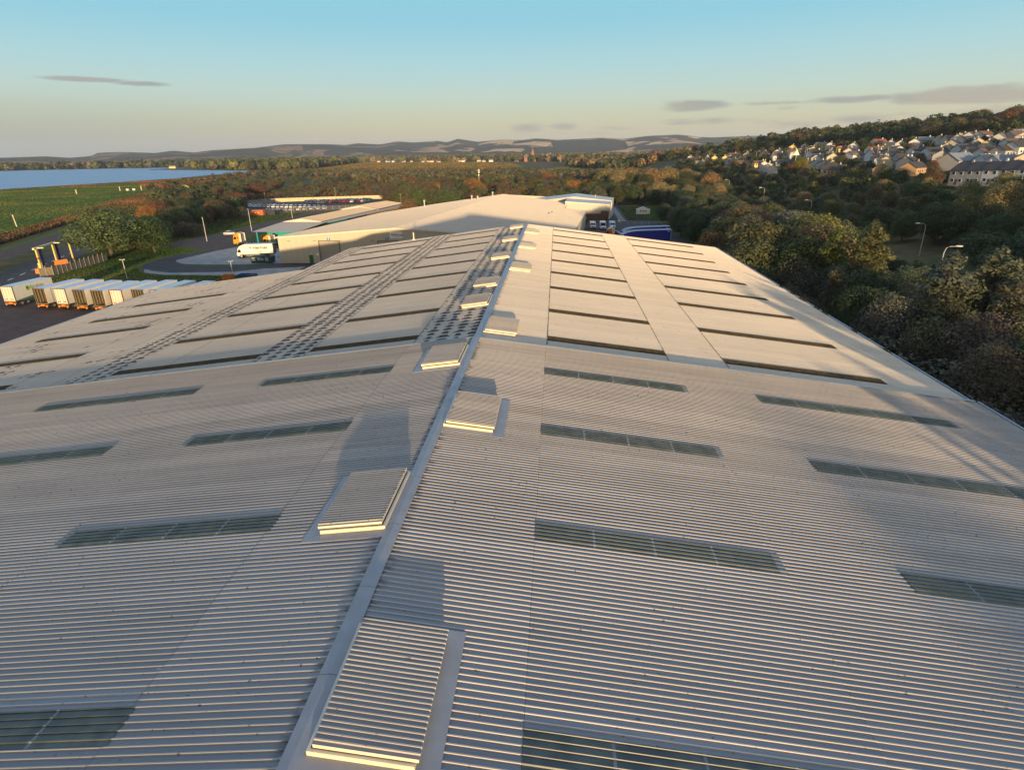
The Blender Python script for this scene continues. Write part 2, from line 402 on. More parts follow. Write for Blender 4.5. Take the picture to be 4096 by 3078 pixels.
sheet('concrete_apron', [(-101.5, 166), (-102, 161), (-99.5, 157.6), (-95.9, 155), (-90, 154.2), (-76, 154.4), (-69, 155.8), (-69, 188), (-95, 192), (-99.5, 179)], 0.024, CONC)
sheet('concrete_path', [(-102, 147.3), (-98.9, 142.7), (-92, 139.9), (-67.8, 138.9), (-60, 138.9), (-60, 150.5), (-70, 148), (-76, 143.6), (-92, 142.4), (-98, 145)], 0.024, CONC)
sheet('grass_island', [(-96.5, 153.6), (-92, 151.6), (-80, 152.2), (-72.5, 153.2), (-71, 154.6), (-76, 153.9), (-90, 153.7)], 0.03, GRASS)
sheet('site_road', [(-131, 187), (-127, 193), (-122, 221), (-122, 250), (-118, 300), (-104, 306), (-104, 250), (-108, 214), (-100, 199), (-103.5, 180), (-113, 186), (-119, 188.5)], 0.020, BROWNASPH)
sheet('car_storage_yard', [(-165, 321), (-143, 305), (-113, 316), (-88, 335), (-100, 392), (-111, 396), (-172, 380), (-188, 360)], 0.018, ASPHALT)
sheet('cabin_lawn', [(34, 252), (36, 322), (60, 322), (52, 248)], 0.012, GRASS)
sheet('east_yard', [(2, 178), (46, 168), (46, 240), (40, 330), (28, 330), (27, 251), (5, 252)], 0.016, ASPHALT)
sheet('gravel_track', [(31, 252), (33.5, 252), (35, 318), (32.5, 318)], 0.022, pm('gravel', (0.2, .19, .18), .95, .3, 1.5))
sheet('meadow', [(-900, 2560), (-700, 2200), (-515, 1300), (-420, 1200), (-250, 1060), (-122, 1050), (-60, 1250), (-120, 1700), (-212, 1964), (-400, 2150)], 0.05, MEADOW)
sheet('scrub_clearing', [(-205, 660), (-130, 600), (-120, 560), (-200, 530), (-235, 600)], 0.03, DRY)
sheet('green_patch', [(10, 1180), (70, 1020), (95, 920), (16, 880), (-20, 960)], 0.03, FIELD)
ribbon('yard_marking', ypts, 0.35, 0.03, PAINT)

# ------------------------------------------------------------------ the big warehouse with its ribbed roof
RZ, TS = 15.7, math.tan(R_(7.302))
def roof_mat(name, base, base2, laps, stains, y0):
    m = bpy.data.materials.new(name); m.use_nodes = True
    w = NT(m.node_tree); o = w.n('ShaderNodeOutputMaterial'); b = w.n('ShaderNodeBsdfPrincipled')
    co = w.n('ShaderNodeTexCoord').outputs['Object']; x, y, z = w.xyz(co)
    ax = w.m('ABSOLUTE', x)
    big = w.noise(co, 0.09, 4, 0.6)
    streak = w.noise(w.vec(w.m('MULTIPLY', x, 0.12), w.m('MULTIPLY', y, 2.2), 0.0), 1.0, 3)
    c = w.mix(w.rng(big, .35, .65), base, base2)
    v = w.rng(streak, .3, .7, .92 if 'near' in name else .96, 1.07 if 'near' in name else 1.03); c = w.mix(1.0, c, w.vec(v, v, v), 'MULTIPLY')
    # one-metre sheets differ slightly in tone
    seg = None
    for lx, _ in laps:
        q = w.m('GREATER_THAN', ax, lx); seg = q if seg is None else w.m('ADD', seg, q)
    wn = w.n('ShaderNodeTexWhiteNoise', noise_dimensions='2D'); w.put(wn.inputs['Vector'], w.vec(w.m('FLOOR', y), seg, 0.0)); v = w.rng(wn.outputs[0], 0, 1, .88 if 'near' in name else .95, 1.07 if 'near' in name else 1.03)
    c = w.mix(1.0, c, w.vec(v, v, v), 'MULTIPLY')
    # moss and dirt specks
    sp = w.noise(w.vec(w.m('MULTIPLY', x, 5.5), w.m('MULTIPLY', y, 10.0), 0.0), 1.0, 3)
    sp2 = w.noise(co, 0.35, 2)
    spm = w.m('MULTIPLY', w.rng(sp, .665, .71), w.rng(sp2, .3, .6))
    runs = w.rng(w.noise(w.vec(w.m('MULTIPLY', x, 0.45), w.m('MULTIPLY', y, 7.0), 5.0), 1.0, 4, .6), .56, .74)
    c = w.mix(w.m('MULTIPLY', runs, 0.34), c, (0.20, 0.205, 0.20))
    edge = w.m('MULTIPLY', w.rng(ax, .62, .24), w.rng(w.noise(w.vec(w.m('MULTIPLY', x, 1.5), w.m('MULTIPLY', y, 5.0), 2.0), 1.0, 2), .45, .6)); c = w.mix(w.m('MULTIPLY', edge, .8), c, (.05, .05, .05))  # painted shade at the pan ends beside the ridge cap
    c = w.mix(w.m('MULTIPLY', spm, 0.8), c, (0.05, 0.055, 0.05))
    wsp = w.rng(w.noise(w.vec(w.m('MULTIPLY', x, 1.8), w.m('MULTIPLY', y, 3.0), 9.0), 1.0, 2), .745, .77)
    c = w.mix(w.m('MULTIPLY', wsp, 0.35), c, (0.75, 0.74, 0.7))
    for lx, wl in laps:      # dirt and painted gap shadow at the sheet laps and along fixing lines
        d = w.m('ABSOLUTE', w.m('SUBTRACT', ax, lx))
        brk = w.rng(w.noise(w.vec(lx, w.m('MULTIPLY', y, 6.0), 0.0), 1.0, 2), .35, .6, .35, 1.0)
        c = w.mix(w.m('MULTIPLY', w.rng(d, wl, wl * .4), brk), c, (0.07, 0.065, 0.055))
    if stains:
        # damp dark blots that repeat with the purlins and the sheet fixings
        u = w.m('DIVIDE', ax, 1.04); vv = w.m('DIVIDE', y, 0.86)
        fx = w.m('ABSOLUTE', w.m('SUBTRACT', w.m('FRACT', u), 0.5)); fy = w.m('FRACT', vv)
        cell = w.n('ShaderNodeTexWhiteNoise', noise_dimensions='2D'); w.put(cell.inputs['Vector'], w.vec(w.m('FLOOR', u), w.m('FLOOR', vv), 0.0))
        rib = w.n('ShaderNodeTexWhiteNoise', noise_dimensions='2D'); w.put(rib.inputs['Vector'], w.vec(w.m('FLOOR', w.m('DIVIDE', y, 0.145)), w.m('FLOOR', u), 0.0))
        wid = w.m('MULTIPLY', w.m('MULTIPLY', w.m('SUBTRACT', 1.04, fy), 0.55), w.rng(rib.outputs[0], 0, 1, .35, 1.25, smooth=False))
        wid = w.m('MULTIPLY', wid, w.rng(cell.outputs[0], 0, 1, .5, 1.3, smooth=False))
        wid = w.m('MULTIPLY', wid, w.rng(fy, 0.02, 0.10))
        hi = w.m('ADD', wid, 0.03)
        blot = w.rng(fx, hi, w.m('SUBTRACT', wid, 0.02))
        blot = w.m('MULTIPLY', blot, w.rng(fy, 0.8, 0.7))
        lo = w.noise(w.vec(w.m('MULTIPLY', x, .25), w.m('MULTIPLY', y, .55), 3.0), 1.0, 3)
        band = None
        for a, e, s_ in stains:
            k = w.m('MULTIPLY', w.m('MULTIPLY', w.rng(ax, a - .05, a + .1), w.rng(ax, e + .1, e - .05)), s_)
            band = k if band is None else w.m('MAXIMUM', band, k)
        pres = w.rng(w.m('ADD', lo, w.m('SUBTRACT', band, 1.0)), 0.24, 0.38)
        blot = w.m('MULTIPLY', blot, pres)
        c = w.mix(w.m('MULTIPLY', blot, 0.95), c, (0.025, 0.028, 0.04))
    w.put(b.inputs['Base Color'], c)
    rg = w.rng(big, .3, .7, .42, .58); w.put(b.inputs['Roughness'], rg); b.inputs['Specular IOR Level'].default_value = 0.45
    w.put(o.inputs[0], b.outputs[0]); return m
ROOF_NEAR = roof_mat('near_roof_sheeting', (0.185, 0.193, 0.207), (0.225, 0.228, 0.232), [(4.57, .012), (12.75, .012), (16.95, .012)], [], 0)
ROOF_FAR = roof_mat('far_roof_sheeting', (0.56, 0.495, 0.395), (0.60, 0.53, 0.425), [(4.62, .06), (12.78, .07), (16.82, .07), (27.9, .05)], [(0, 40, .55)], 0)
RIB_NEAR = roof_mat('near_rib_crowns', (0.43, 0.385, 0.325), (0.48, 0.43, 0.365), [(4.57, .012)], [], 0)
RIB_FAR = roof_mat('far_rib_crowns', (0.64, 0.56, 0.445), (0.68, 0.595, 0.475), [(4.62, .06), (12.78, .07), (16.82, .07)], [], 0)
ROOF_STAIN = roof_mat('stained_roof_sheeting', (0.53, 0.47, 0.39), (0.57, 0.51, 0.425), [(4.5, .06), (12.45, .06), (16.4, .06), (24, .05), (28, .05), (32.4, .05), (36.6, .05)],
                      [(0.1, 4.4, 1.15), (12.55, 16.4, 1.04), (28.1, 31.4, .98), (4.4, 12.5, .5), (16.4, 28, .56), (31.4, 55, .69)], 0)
CAPM = pm('ridge_flashing', (0.255, 0.26, 0.27), 0.42, 0.15, 1.2, spec=.5)
TRIM = pm('cream_trim', (0.66, 0.60, 0.48), 0.5, 0.1, 1.5)
VENTLID = pm('vent_sheeting', (0.19, 0.185, 0.18), 0.45, 0.12, 1.2)
DARK = pm('dark_gap', (0.03, 0.03, 0.03), 0.8, 0.2, 3)
GUTTER = pm('gutter_metal', (0.42, 0.47, 0.55), 0.4, 0.12, 1)
WALLM = pm('wall_cladding', (0.47, 0.43, 0.37), 0.6, 0.1, 0.4)
SKYL = pm('rooflight_sheet', (0.045, 0.06, 0.052), 0.4, 0.35, 1.6, spec=.4, col2=(0.085, 0.10, 0.085), detail=8)
SKYL2 = pm('dirty_rooflight_sheet', (0.065, 0.047, 0.022), 0.8, 0.5, 2.5, spec=.15, col2=(0.11, 0.08, 0.04), detail=8)
SKYBAR = pm('purlin_strip', (0.17, 0.19, 0.20), 0.5, 0.2, 2)  # pale strips where the purlins show through the rooflights

def ribs(y0, y1, pitch, h, base, rise, topw, phase=0.0):
    """profile (y, height) of trapezoidal sheeting between y0 and y1"""
    pts = [(y0, 0.0)]; k = math.floor((y0 - phase) / pitch)
    while True:
        s = phase + k * pitch; k += 1
        for dy, hh in ((base, 0), (base + rise, h), (base + rise + topw, h), (base + 2 * rise + topw, 0)):
            yy = s + dy
            if y0 + 1e-4 < yy < y1 - 1e-4: pts.append((yy, hh))
        if s > y1: break
    pts.append((y1, 0.0)); return pts
NEAR = dict(pitch=0.2, h=0.032, base=0.138, rise=0.017, topw=0.028)
FARP = dict(pitch=0.15, h=0.026, base=0.085, rise=0.018, topw=0.028)
def rz(x, far): return RZ - abs(x) * TS - (0.2 if far else 0.0)
def ribbed(mb, prof, xs, far, lift=0.0, mi=0, drop=0.006, rib=None):
    """sheets between successive |x| values; each overlaps the one below it"""
    for k, (xa, xb) in enumerate(xs):
        L = lift - drop * k
        v = []
        for yy, h in prof: v.append((xa, yy, rz(xa, far) + h + L)); v.append((xb, yy, rz(xb, far) + h + L))
        f = [(2 * i, 2 * i + 1, 2 * i + 3, 2 * i + 2) if xb > xa else (2 * i, 2 * i + 2, 2 * i + 3, 2 * i + 1) for i in range(len(prof) - 1)]
        mb.add(v, f, mi)
        if rib is not None:      # cleaner rib crowns; their sunlit contrast with the pans is painted in too
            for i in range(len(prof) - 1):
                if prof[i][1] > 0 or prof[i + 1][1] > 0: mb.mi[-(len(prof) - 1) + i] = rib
    return mb
WH = thing('warehouse', 'huge ribbed metal roofed warehouse filling the foreground, with roof vents along its ridge', 'warehouse', (0, 0, 0))
Y0, YS, YE, YW = -14.0, 37.2, 104.5, 84.0
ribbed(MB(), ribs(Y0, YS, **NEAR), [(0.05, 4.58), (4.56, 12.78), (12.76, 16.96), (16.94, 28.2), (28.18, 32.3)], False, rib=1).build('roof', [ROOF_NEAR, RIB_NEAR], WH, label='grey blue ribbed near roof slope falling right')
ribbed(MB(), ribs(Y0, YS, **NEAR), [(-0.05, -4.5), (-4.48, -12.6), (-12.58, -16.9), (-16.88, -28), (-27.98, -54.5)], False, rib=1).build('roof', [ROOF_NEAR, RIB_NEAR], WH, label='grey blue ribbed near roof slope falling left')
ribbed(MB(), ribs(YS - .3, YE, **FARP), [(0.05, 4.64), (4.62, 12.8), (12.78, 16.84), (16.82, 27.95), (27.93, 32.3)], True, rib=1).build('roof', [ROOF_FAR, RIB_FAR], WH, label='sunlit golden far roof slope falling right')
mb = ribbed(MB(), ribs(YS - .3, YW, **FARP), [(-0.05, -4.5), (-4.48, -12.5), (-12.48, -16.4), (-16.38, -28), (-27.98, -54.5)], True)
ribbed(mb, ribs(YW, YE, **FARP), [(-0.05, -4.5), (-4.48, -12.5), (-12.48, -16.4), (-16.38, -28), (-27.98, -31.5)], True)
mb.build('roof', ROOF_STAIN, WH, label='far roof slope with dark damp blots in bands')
# ridge caps
def capstrip(y0, y1, far, hw, up):
    mb = MB(); yy = np.arange(y0, y1, 3.0).tolist() + [y1]
    for a, b in zip(yy[:-1], yy[1:]):
        for sx in (1, -1):
            mb.quad((0, a, rz(0, far) + up), (sx * hw, a, rz(hw, far) + up - .008), (sx * hw, b - .012, rz(hw, far) + up - .008), (0, b - .012, rz(0, far) + up))
            mb.quad((sx * hw, a, rz(hw, far) + up - .008), (sx * hw, a, rz(hw, far) + up - .045), (sx * hw, b - .012, rz(hw, far) + up - .045), (sx * hw, b - .012, rz(hw, far) + up - .008))
    return mb
capstrip(Y0, YS + .12, False, .24, .075).build('ridge_cap', CAPM, WH)
capstrip(YS + .12, YE, True, .27, .07).build('ridge_cap', CAPM, WH)
# step between the two roofs: cap strip and upstand
for sx, xe in ((1, 32.3), (-1, 54.5)):
    mb = MB(); X = [.05] + list(np.arange(3, xe, 3.0)) + [xe]
    for a, b in zip(X[:-1], X[1:]):
        za, zb = rz(a, False) + .05, rz(b, False) + .05
        a_, b_ = sx * a, sx * (b - .01)
        mb.quad((a_, YS - .16, za), (b_, YS - .16, zb), (b_, YS + .1, zb), (a_, YS + .1, za))
        mb.quad((a_, YS - .16, za), (b_, YS - .16, zb), (b_, YS - .16, zb - .03), (a_, YS - .16, za - .03))
        mb.quad((a_, YS + .1, za), (b_, YS + .1, zb), (b_, YS + .1, zb - .24), (a_, YS + .1, za - .24))
    mb.build('step_flashing', CAPM, WH)
# far gable verge trims and gutters
def verge(x0, x1, y):
    mb = MB()
    for sgn in (1,):
        za, zb = rz(x0, True), rz(x1, True)
        mb.quad((x0, y - .12, za + .06), (x1, y - .12, zb + .06), (x1, y + .06, zb + .06), (x0, y + .06, za + .06))
        mb.quad((x0, y + .06, za + .06), (x1, y + .06, zb + .06), (x1, y + .06, zb - .25), (x0, y + .06, za - .25))
        mb.quad((x0, y - .12, za + .06), (x1, y - .12, zb + .06), (x1, y - .12, zb - .01), (x0, y - .12, za - .01))
    return mb
for x0, x1, y in ((.05, 32.3, YE), (-.05, -31.5, YE), (-31.5, -54.5, YW)): verge(x0, x1, y).build('verge_trim', CAPM, WH)
def gutter(x, y0, y1, z, sx):
    mb = MB()
    for a, b in [(y0, y1)]:
        mb.quad((x, a, z - .16), (x + sx * .22, a, z - .16), (x + sx * .22, b, z - .16), (x, b, z - .16), 1)
        mb.box(min(x + sx * .2, x + sx * .26), max(x + sx * .2, x + sx * .26), a, b, z - .2, z + .03)
        mb.quad((x, a, z - .17), (x, b, z - .17), (x, b, z - .02), (x, a, z - .02), 1)
    return mb
gutter(32.28, Y0, YS, rz(32.3, False) - .02, 1).build('gutter', [GUTTER, DARK], WH)
gutter(32.28, YS, YE, rz(32.3, True) - .02, 1).build('gutter', [GUTTER, DARK], WH)
gutter(-54.48, Y0, YS, rz(54.5, False) - .02, -1).build('gutter', [GUTTER, DARK], WH)
gutter(-54.48, YS, YW, rz(54.5, True) - .02, -1).build('gutter', [GUTTER, DARK], WH)
gutter(-31.48, YW, YE, rz(31.5, True) - .02, -1).build('gutter', [GUTTER, DARK], WH)
# walls
mb = MB(); zl, zrr = rz(54.5, True) - .15, rz(32.3, True) - .15
zi = rz(31.5, True) - .15
mb.quad((32.1, Y0, 0), (32.1, YE, 0), (32.1, YE, zrr), (32.1, Y0, zrr))
mb.quad((-54.3, YW, 0), (-54.3, Y0, 0), (-54.3, Y0, zl), (-54.3, YW, zl))
mb.quad((-31.3, YE, 0), (-31.3, YW, 0), (-31.3, YW, zi), (-31.3, YE, zi))
mb.poly([(-31.3, YE - .03, 0), (32.1, YE - .03, 0), (32.1, YE - .03, zrr), (0, YE - .03, RZ - .3), (-31.3, YE - .03, zi)])
mb.quad((-54.3, YW - .03, 0), (-31.3, YW - .03, 0), (-31.3, YW - .03, zi), (-54.3, YW - .03, zl))
mb.poly([(-54.3, Y0 + .03, 0), (-54.3, Y0 + .03, zl), (0, Y0 + .03, RZ - .3), (32.1, Y0 + .03, zrr), (32.1, Y0 + .03, 0)])
mb.build('wall', WALLM, WH)
# rooflights
def skylight(x0, x1, y, far, width=1.0):
    p = FARP if far else NEAR
    ph = math.floor(y / p['pitch']) * p['pitch']; width = round(width / p['pitch']) * p['pitch']
    prof = ribs(ph + .004, ph + width - .004, **p)
    mb = MB(); sx = 1 if x1 > 0 else -1; a, b = sorted((abs(x0), abs(x1)))
    if far: ribbed(mb, prof, [(sx * a, sx * b)], True, .012)
    else:
        n = max(2, round((b - a) / 2.03)); xs = np.linspace(a, b, n + 1)
        for i in range(n):
            e = .07 if i < n - 1 else 0
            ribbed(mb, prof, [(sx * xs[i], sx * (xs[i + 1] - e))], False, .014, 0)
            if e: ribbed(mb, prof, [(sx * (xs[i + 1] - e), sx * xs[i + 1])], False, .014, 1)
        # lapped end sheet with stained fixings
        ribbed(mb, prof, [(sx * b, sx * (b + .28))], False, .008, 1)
    mb.build('skylight', [SKYL2, SKYBAR] if far else [SKYL, SKYBAR], WH)
for y in (0.7, 8.48, 16.27, 24.05, 31.83):
    skylight(4.58, 12.6, y, False); skylight(-4.45, -12.5, y, False)
for y in (8.48, 16.33, 24.05, 31.83):
    skylight(16.95, 27.9, y, False); skylight(-16.9, -27.7, y, False)
for y in (24.05, 31.83): skylight(-36, -47, y, False)
for k in range(9):
    y = [39.1, 46.85, 55.75, 63.35, 70.95, 78.5, 86.0, 93.3, 100.6][k]
    skylight(4.64, 12.8, y, True, 1.05); skylight(16.86, 27.75, y, True, 1.05)
    skylight(-4.5, -12.4, y, True, 1.0); skylight(-16.4, -28, y, True, 1.0)
    if y < 78: skylight(-36.7, -49.2, y - .4, True, 1.0)
# roof vents on the ridge
def vent(y0, sx, far):
    z = lambda x, h: rz(x, far) + h
    L = 3.6; xa, xb = .27, 2.45
    root = MB()
    hw = .06
    def slab(mb, x0, x1, ya, yb, h0, h1, mi=0, t0=0, t1=0):
        v = [(sx * x, yy, z(x, h)) for (x, t) in ((x0, t0), (x1, t1)) for yy in (ya, yb) for h in (h0 + 0, h1 + t)]
        mb.add(v, [(0, 1, 3, 2), (4, 6, 7, 5), (0, 4, 5, 1), (2, 3, 7, 6), (1, 5, 7, 3), (0, 2, 6, 4)], mi)
    slab(root, xa - .02, xb, y0 + .05, y0 + L - .05, .0, .175)
    slab(root, xa + .06, xb - .08, y0 + .12, y0 + L - .12, .175, .21, 1)
    body = root.build('roof_vent', [TRIM, DARK], WH)
    fl = MB(); x0f, x1f = .2, xb + .5
    for (a, b, c, d) in ((x0f, x1f, y0 - .36, y0 + .05), (x0f, x1f, y0 + L - .05, y0 + L + .25), (xb, x1f, y0 + .05, y0 + L - .05)):
        v = [(sx * a, c, z(a, .05)), (sx * b, c, z(b, .05)), (sx * b, d, z(b, .05)), (sx * a, d, z(a, .05))]
        fl.add(v, [(0, 1, 2, 3)])
    fl.add([(sx * x0f, y0 - .36, z(x0f, .05)), (sx * x1f, y0 - .36, z(x1f, .05)), (sx * x1f, y0 - .36, z(x1f, .0)), (sx * x0f, y0 - .36, z(x0f, .0))], [(0, 1, 2, 3)])
    if not far: fl.build('flashing', CAPM, body)
    lid = MB(); ya, yb = y0 + .12, y0 + L + .02
    slab(lid, xa + .1, xb + .08, ya, yb, .21, .305)
    prof = ribs(ya, yb, .145, .026, .085, .015, .03, phase=ya)
    v = []
    for yy, h in prof: v += [(sx * (xa + .1), yy, z(xa + .1, .309 + h)), (sx * (xb + .1), yy, z(xb + .1, .309 + h))]
    lid.add(v, [(2 * i, 2 * i + 1, 2 * i + 3, 2 * i + 2) for i in range(len(prof) - 1)], 1)
    for i in range(len(prof) - 1):
        if prof[i][1] > 0 or prof[i + 1][1] > 0: lid.mi[-(len(prof) - 1) + i] = 2
    lid.build('lid', [TRIM, VENTLID, RIB_NEAR], body)
for y in (8.0, 23.45): vent(y, 1, False)
for y in (15.7, 31.55): vent(y, -1, False)
for y in (38.75, 62.1, 77.6, 92.7): vent(y, 1, True)
for y in (46.6, 54.15, 69.7, 84.7, 99.4): vent(y, -1, True)
mb = MB(); mb.tube([(-19.7, 104.0, rz(19.7, True)), (-19.7, 104.0, rz(19.7, True) + 1.3)], .11, 10).tube([(-19.7, 104.0, rz(19.7, True)), (-19.7, 104.0, rz(19.7, True) + .16)], .3, 10)
mb.build('flue', TRIM, WH)
mb = MB()
for y, w_ in ((60.5, .8), (62.4, .5), (66.1, 1.1), (69.2, .7), (54, .4), (48.2, .5), (26, .3), (73, .5)):
    for k in range(9):
        yy = y + random.Random(int(y * 10 + k)).uniform(-w_, w_)
        mb.disc((32.36, yy, rz(32.3, True) + .0 + (0.2 if yy < 37 else 0)), .1, .12, 'x', 6)
mb.build('moss_clumps', pm('moss', (.05, .07, .02), 1, .3, 5), WH)

# ------------------------------------------------------------------ the parcel depot beyond
def text_mesh(body, size, shear=0.0, bold=0.0, align='LEFT'):
    cu = bpy.data.curves.new('lettering', 'FONT'); cu.body = body; cu.size = size; cu.shear = shear; cu.offset = bold; cu.align_x = align; cu.extrude = 0.004
    o = bpy.data.objects.new('lettering', cu); scene.collection.objects.link(o)
    dg = bpy.context.evaluated_depsgraph_get(); me = bpy.data.meshes.new_from_object(o.evaluated_get(dg))
    bpy.data.objects.remove(o); bpy.data.curves.remove(cu); return me
def lettering(body, size, mat, parent, loc, rot=(R_(90), 0, 0), shear=0.0, bold=0.0, extra=None, name='lettering'):
    me = text_mesh(body, size, shear, bold); me.materials.clear(); me.materials.append(mat)
    o = bpy.data.objects.new(name, me); scene.collection.objects.link(o); o.parent = parent; o.location = loc; o.rotation_euler = rot; return o
INK = pm('dark_lettering', (0.03, 0.035, 0.05), 0.6, 0.1); WHITEP = pm('white_panel', (0.78, 0.77, 0.74), 0.5, 0.05)
BLUEP = pm('blue_plate', (0.02, 0.25, 0.5), 0.5, 0.05); GLASS = pm('dark_glass', (0.02, 0.025, 0.03), 0.12, 0.1, spec=.6)
DEPOTROOF = pm('depot_roof_sheeting', (0.55, 0.49, 0.40), 0.55, 0.06, 1.0, col2=(0.505, 0.45, 0.37), stretch=(0.15, 1.6, 1))
DEPOTWALL = pm('depot_wall_cladding', (0.50, 0.45, 0.36), 0.6, 0.06, 1.0, stretch=(3, 3, .1))
GREENP = pm('green_door_paint', (0.02, 0.16, 0.05), 0.5, 0.1); TEALP = pm('teal_paint', (0.03, 0.30, 0.30), 0.5, 0.1)
DP = thing('depot_building', 'long beige parcel depot with a plain metal roof just behind the warehouse', 'depot', (-69.2, 156.0, 0))
def dl(x, y, z): return (x + 69.2, y - 156.0, z)
XR = lambda y: -37.3 + .137 * (y - 155)
def droof(x, y, up=0): return dl(x, y, 9.07 - (.067 if x < XR(y) else .0727) * abs(x - XR(y)) + up)
FL, FR_, BR, BL = (-69.2, 156.0), (8.3, 156.0), (16.3, 234.3), (-58.9, 222)
def roofpatch(pts, th=.22):
    mb = MB(); top = [droof(*p) for p in pts]; bot = [(a, b, c - th) for a, b, c in top]; n = len(pts)
    mb.poly(top); mb.add(top + bot, [(i, (i + 1) % n, n + (i + 1) % n, n + i) for i in range(n)], 1)
    return mb
RF, RB = (XR(155.6), 155.6), (XR(286), 286)
def ribroof(left):
    """ribbed slope: sheeting ribs run down the slope, one rib every 33 cm"""
    def edge(y):
        if left: return np.interp(y, [155.6, 222, 249.5, 286], [-69.6, -59.2, -44.6, XR(286)])
        if y <= 234.6: return np.interp(y, [155.6, 234.6], [8.6, 16.6])
        if y <= 263.5: return np.interp(y, [234.7, 238.6, 263.5], [16.4, 8.2, 10.4])
        return np.interp(y, [263.5, 286], [10.4, XR(286)])
    mb = MB(); prof = ribs(155.6, 285.9, .333, .036, .20, .03, .05); v = []
    for yy, h in prof:
        xr = XR(yy); xe = float(edge(yy)); v += [droof(xr, yy, h), droof(xe, yy, h)]
    mb.add(v, [(2 * i, 2 * i + 1, 2 * i + 3, 2 * i + 2) for i in range(len(prof) - 1)])
    yb = [155.6, 185, 215, 234.6, 234.7, 238.6, 263.5, 274, 285.9] if not left else [155.6, 190, 222, 249.5, 268, 285.9]
    for p, q in zip(yb[:-1], yb[1:]):
        A, B = droof(float(edge(p)), p, .05), droof(float(edge(q)), q, .05)
        mb.quad(A, B, (B[0], B[1], B[2] - .3), (A[0], A[1], A[2] - .3), 1)
    xe = float(edge(155.6)); A, B = droof(xe, 155.58, .06), droof(RF[0], 155.58, .06)
    mb.quad(A, B, (B[0], B[1], B[2] - .32), (A[0], A[1], A[2] - .32), 1)
    return mb
ribroof(True).build('roof', [DEPOTROOF, TRIM], DP)
ribroof(False).build('roof', [DEPOTROOF, TRIM], DP)
mb = MB()
def wallseg(mb, a, b, d=.18, mi=0):
    za, zb = droof(*a)[2] - d, droof(*b)[2] - d
    mb.quad(dl(a[0], a[1], 0), dl(b[0], b[1], 0), dl(b[0], b[1], zb), dl(a[0], a[1], za), mi)
wp = [(-69.0, 156.0), (-57.7, 156), (XR(156), 156.0), (8.2, 156), (16.2, 234.2), (7.8, 238.4), (10.1, 263.3), (5.2, 290.5), (XR(285.5), 285.5), (-44.5, 249.2), (-58.9, 221.8)]
for a, b in zip(wp, wp[1:] + wp[:1]): wallseg(mb, a, b)
mb.build('wall', DEPOTWALL, DP)
# cladding seams on the side wall seen beyond the roof
for t in np.linspace(.03, .97, 12):
    x, y = 8.2 + t * 8, 156 + t * 78.2; mb = MB().box(x + 69.2 - .02, x + 69.2 + .06, y - 156 - .05, y - 156 + .05, 0, droof(x - .2, y)[2] - .3)
    mb.build('downpipe', pm('downpipe', (.25, .22, .18), .6), DP)
# loading doors, number plates, lamps, green door
def frontbox(name, x0, x1, z0, z1, d, mat, label=None, parent=DP):
    return MB().box(x0 + 69.2, x1 + 69.2, -d, .02, z0, z1).build(name, mat, parent, label=label)
mb = MB().box(-57.7 + 69.2, -52.4 + 69.2, -.03, .02, 0, 5.8, 0)
mb.box(-57.95 + 69.2, -57.7 + 69.2, -.14, .02, 0, 6.0, 1).box(-52.4 + 69.2, -52.15 + 69.2, -.14, .02, 0, 6.0, 1).box(-57.7 + 69.2, -52.4 + 69.2, -.14, .02, 5.8, 6.0, 1)
for z in np.arange(.4, 5.8, .4): mb.box(-57.7 + 69.2, -52.4 + 69.2, -.05, -.03, z, z + .03, 1)
mb.build('loading_door', [pm('roller_shutter', (.40, .36, .29), .55, .08), pm('door_surround', (.14, .13, .115), .6)], DP)
MB().box(-41.7 + 69.2, -36.4 + 69.2, -.03, .02, 0, 5.65, 0).box(-41.95 + 69.2, -41.7 + 69.2, -.14, .02, 0, 5.85, 1).box(-36.4 + 69.2, -36.15 + 69.2, -.14, .02, 0, 5.85, 1).box(-41.7 + 69.2, -36.4 + 69.2, -.14, .02, 5.65, 5.85, 1).build('loading_door', [MATS['roller_shutter'], MATS['door_surround']], DP)
for x, n_ in ((-55.5, '4'), (-39.75, '5')):
    p = frontbox('number_plate', x, x + .85, 5.95, 6.6, .05, BLUEP); lettering(n_, .6, WHITEP, p, (x + 69.2 + .25, -.06, 6.08), bold=.01)
gd = frontbox('door', -61.0, -59.9, 0, 2.15, .06, GREENP, 'green personnel door')
MB().box(-60.1 + 69.2, -60.0 + 69.2, -.12, -.06, 1.0, 1.12).build('handle', DARK, gd)
frontbox('lamp', -60.6, -60.3, 2.45, 2.65, .2, WHITEP)
frontbox('notice_board', -58.9, -58.3, 2.0, 2.7, .04, WHITEP)
for x in (-66.1, -58.9, -52.0, -43.3): MB().box(x + 69.2 - .35, x + 69.2 + .35, -.45, .02, 5.85, 6.0).build('floodlight', pm('lamp_grey', (.3, .27, .22), .5), DP)
SG = frontbox('sign', -38.45, -35.15, 6.45, 8.1, .08, WHITEP, 'white sign with dark lettering')
lettering('Hermes', .78, INK, SG, (-37.55 + 69.2, -.1, 7.08), shear=.25, bold=.012)
mb = MB()
for i in range(3): mb.add([(-38.2 + 69.2 + .14 * i, -.1, 7.55 - .17 * i), (-37.62 + 69.2, -.1, 7.55 - .17 * i), (-37.62 + 69.2 - .03, -.1, 7.43 - .17 * i), (-38.1 + 69.2 + .14 * i, -.1, 7.43 - .17 * i)], [(0, 3, 2, 1)])
mb.build('emblem', pm('emblem_blue', (.03, .08, .25), .5), SG)
MB().box(-37.3 + 69.2, -35.7 + 69.2, -.1, -.08, 6.75, 6.83).build('emblem', pm('small_print', (.4, .4, .4), .6), SG)
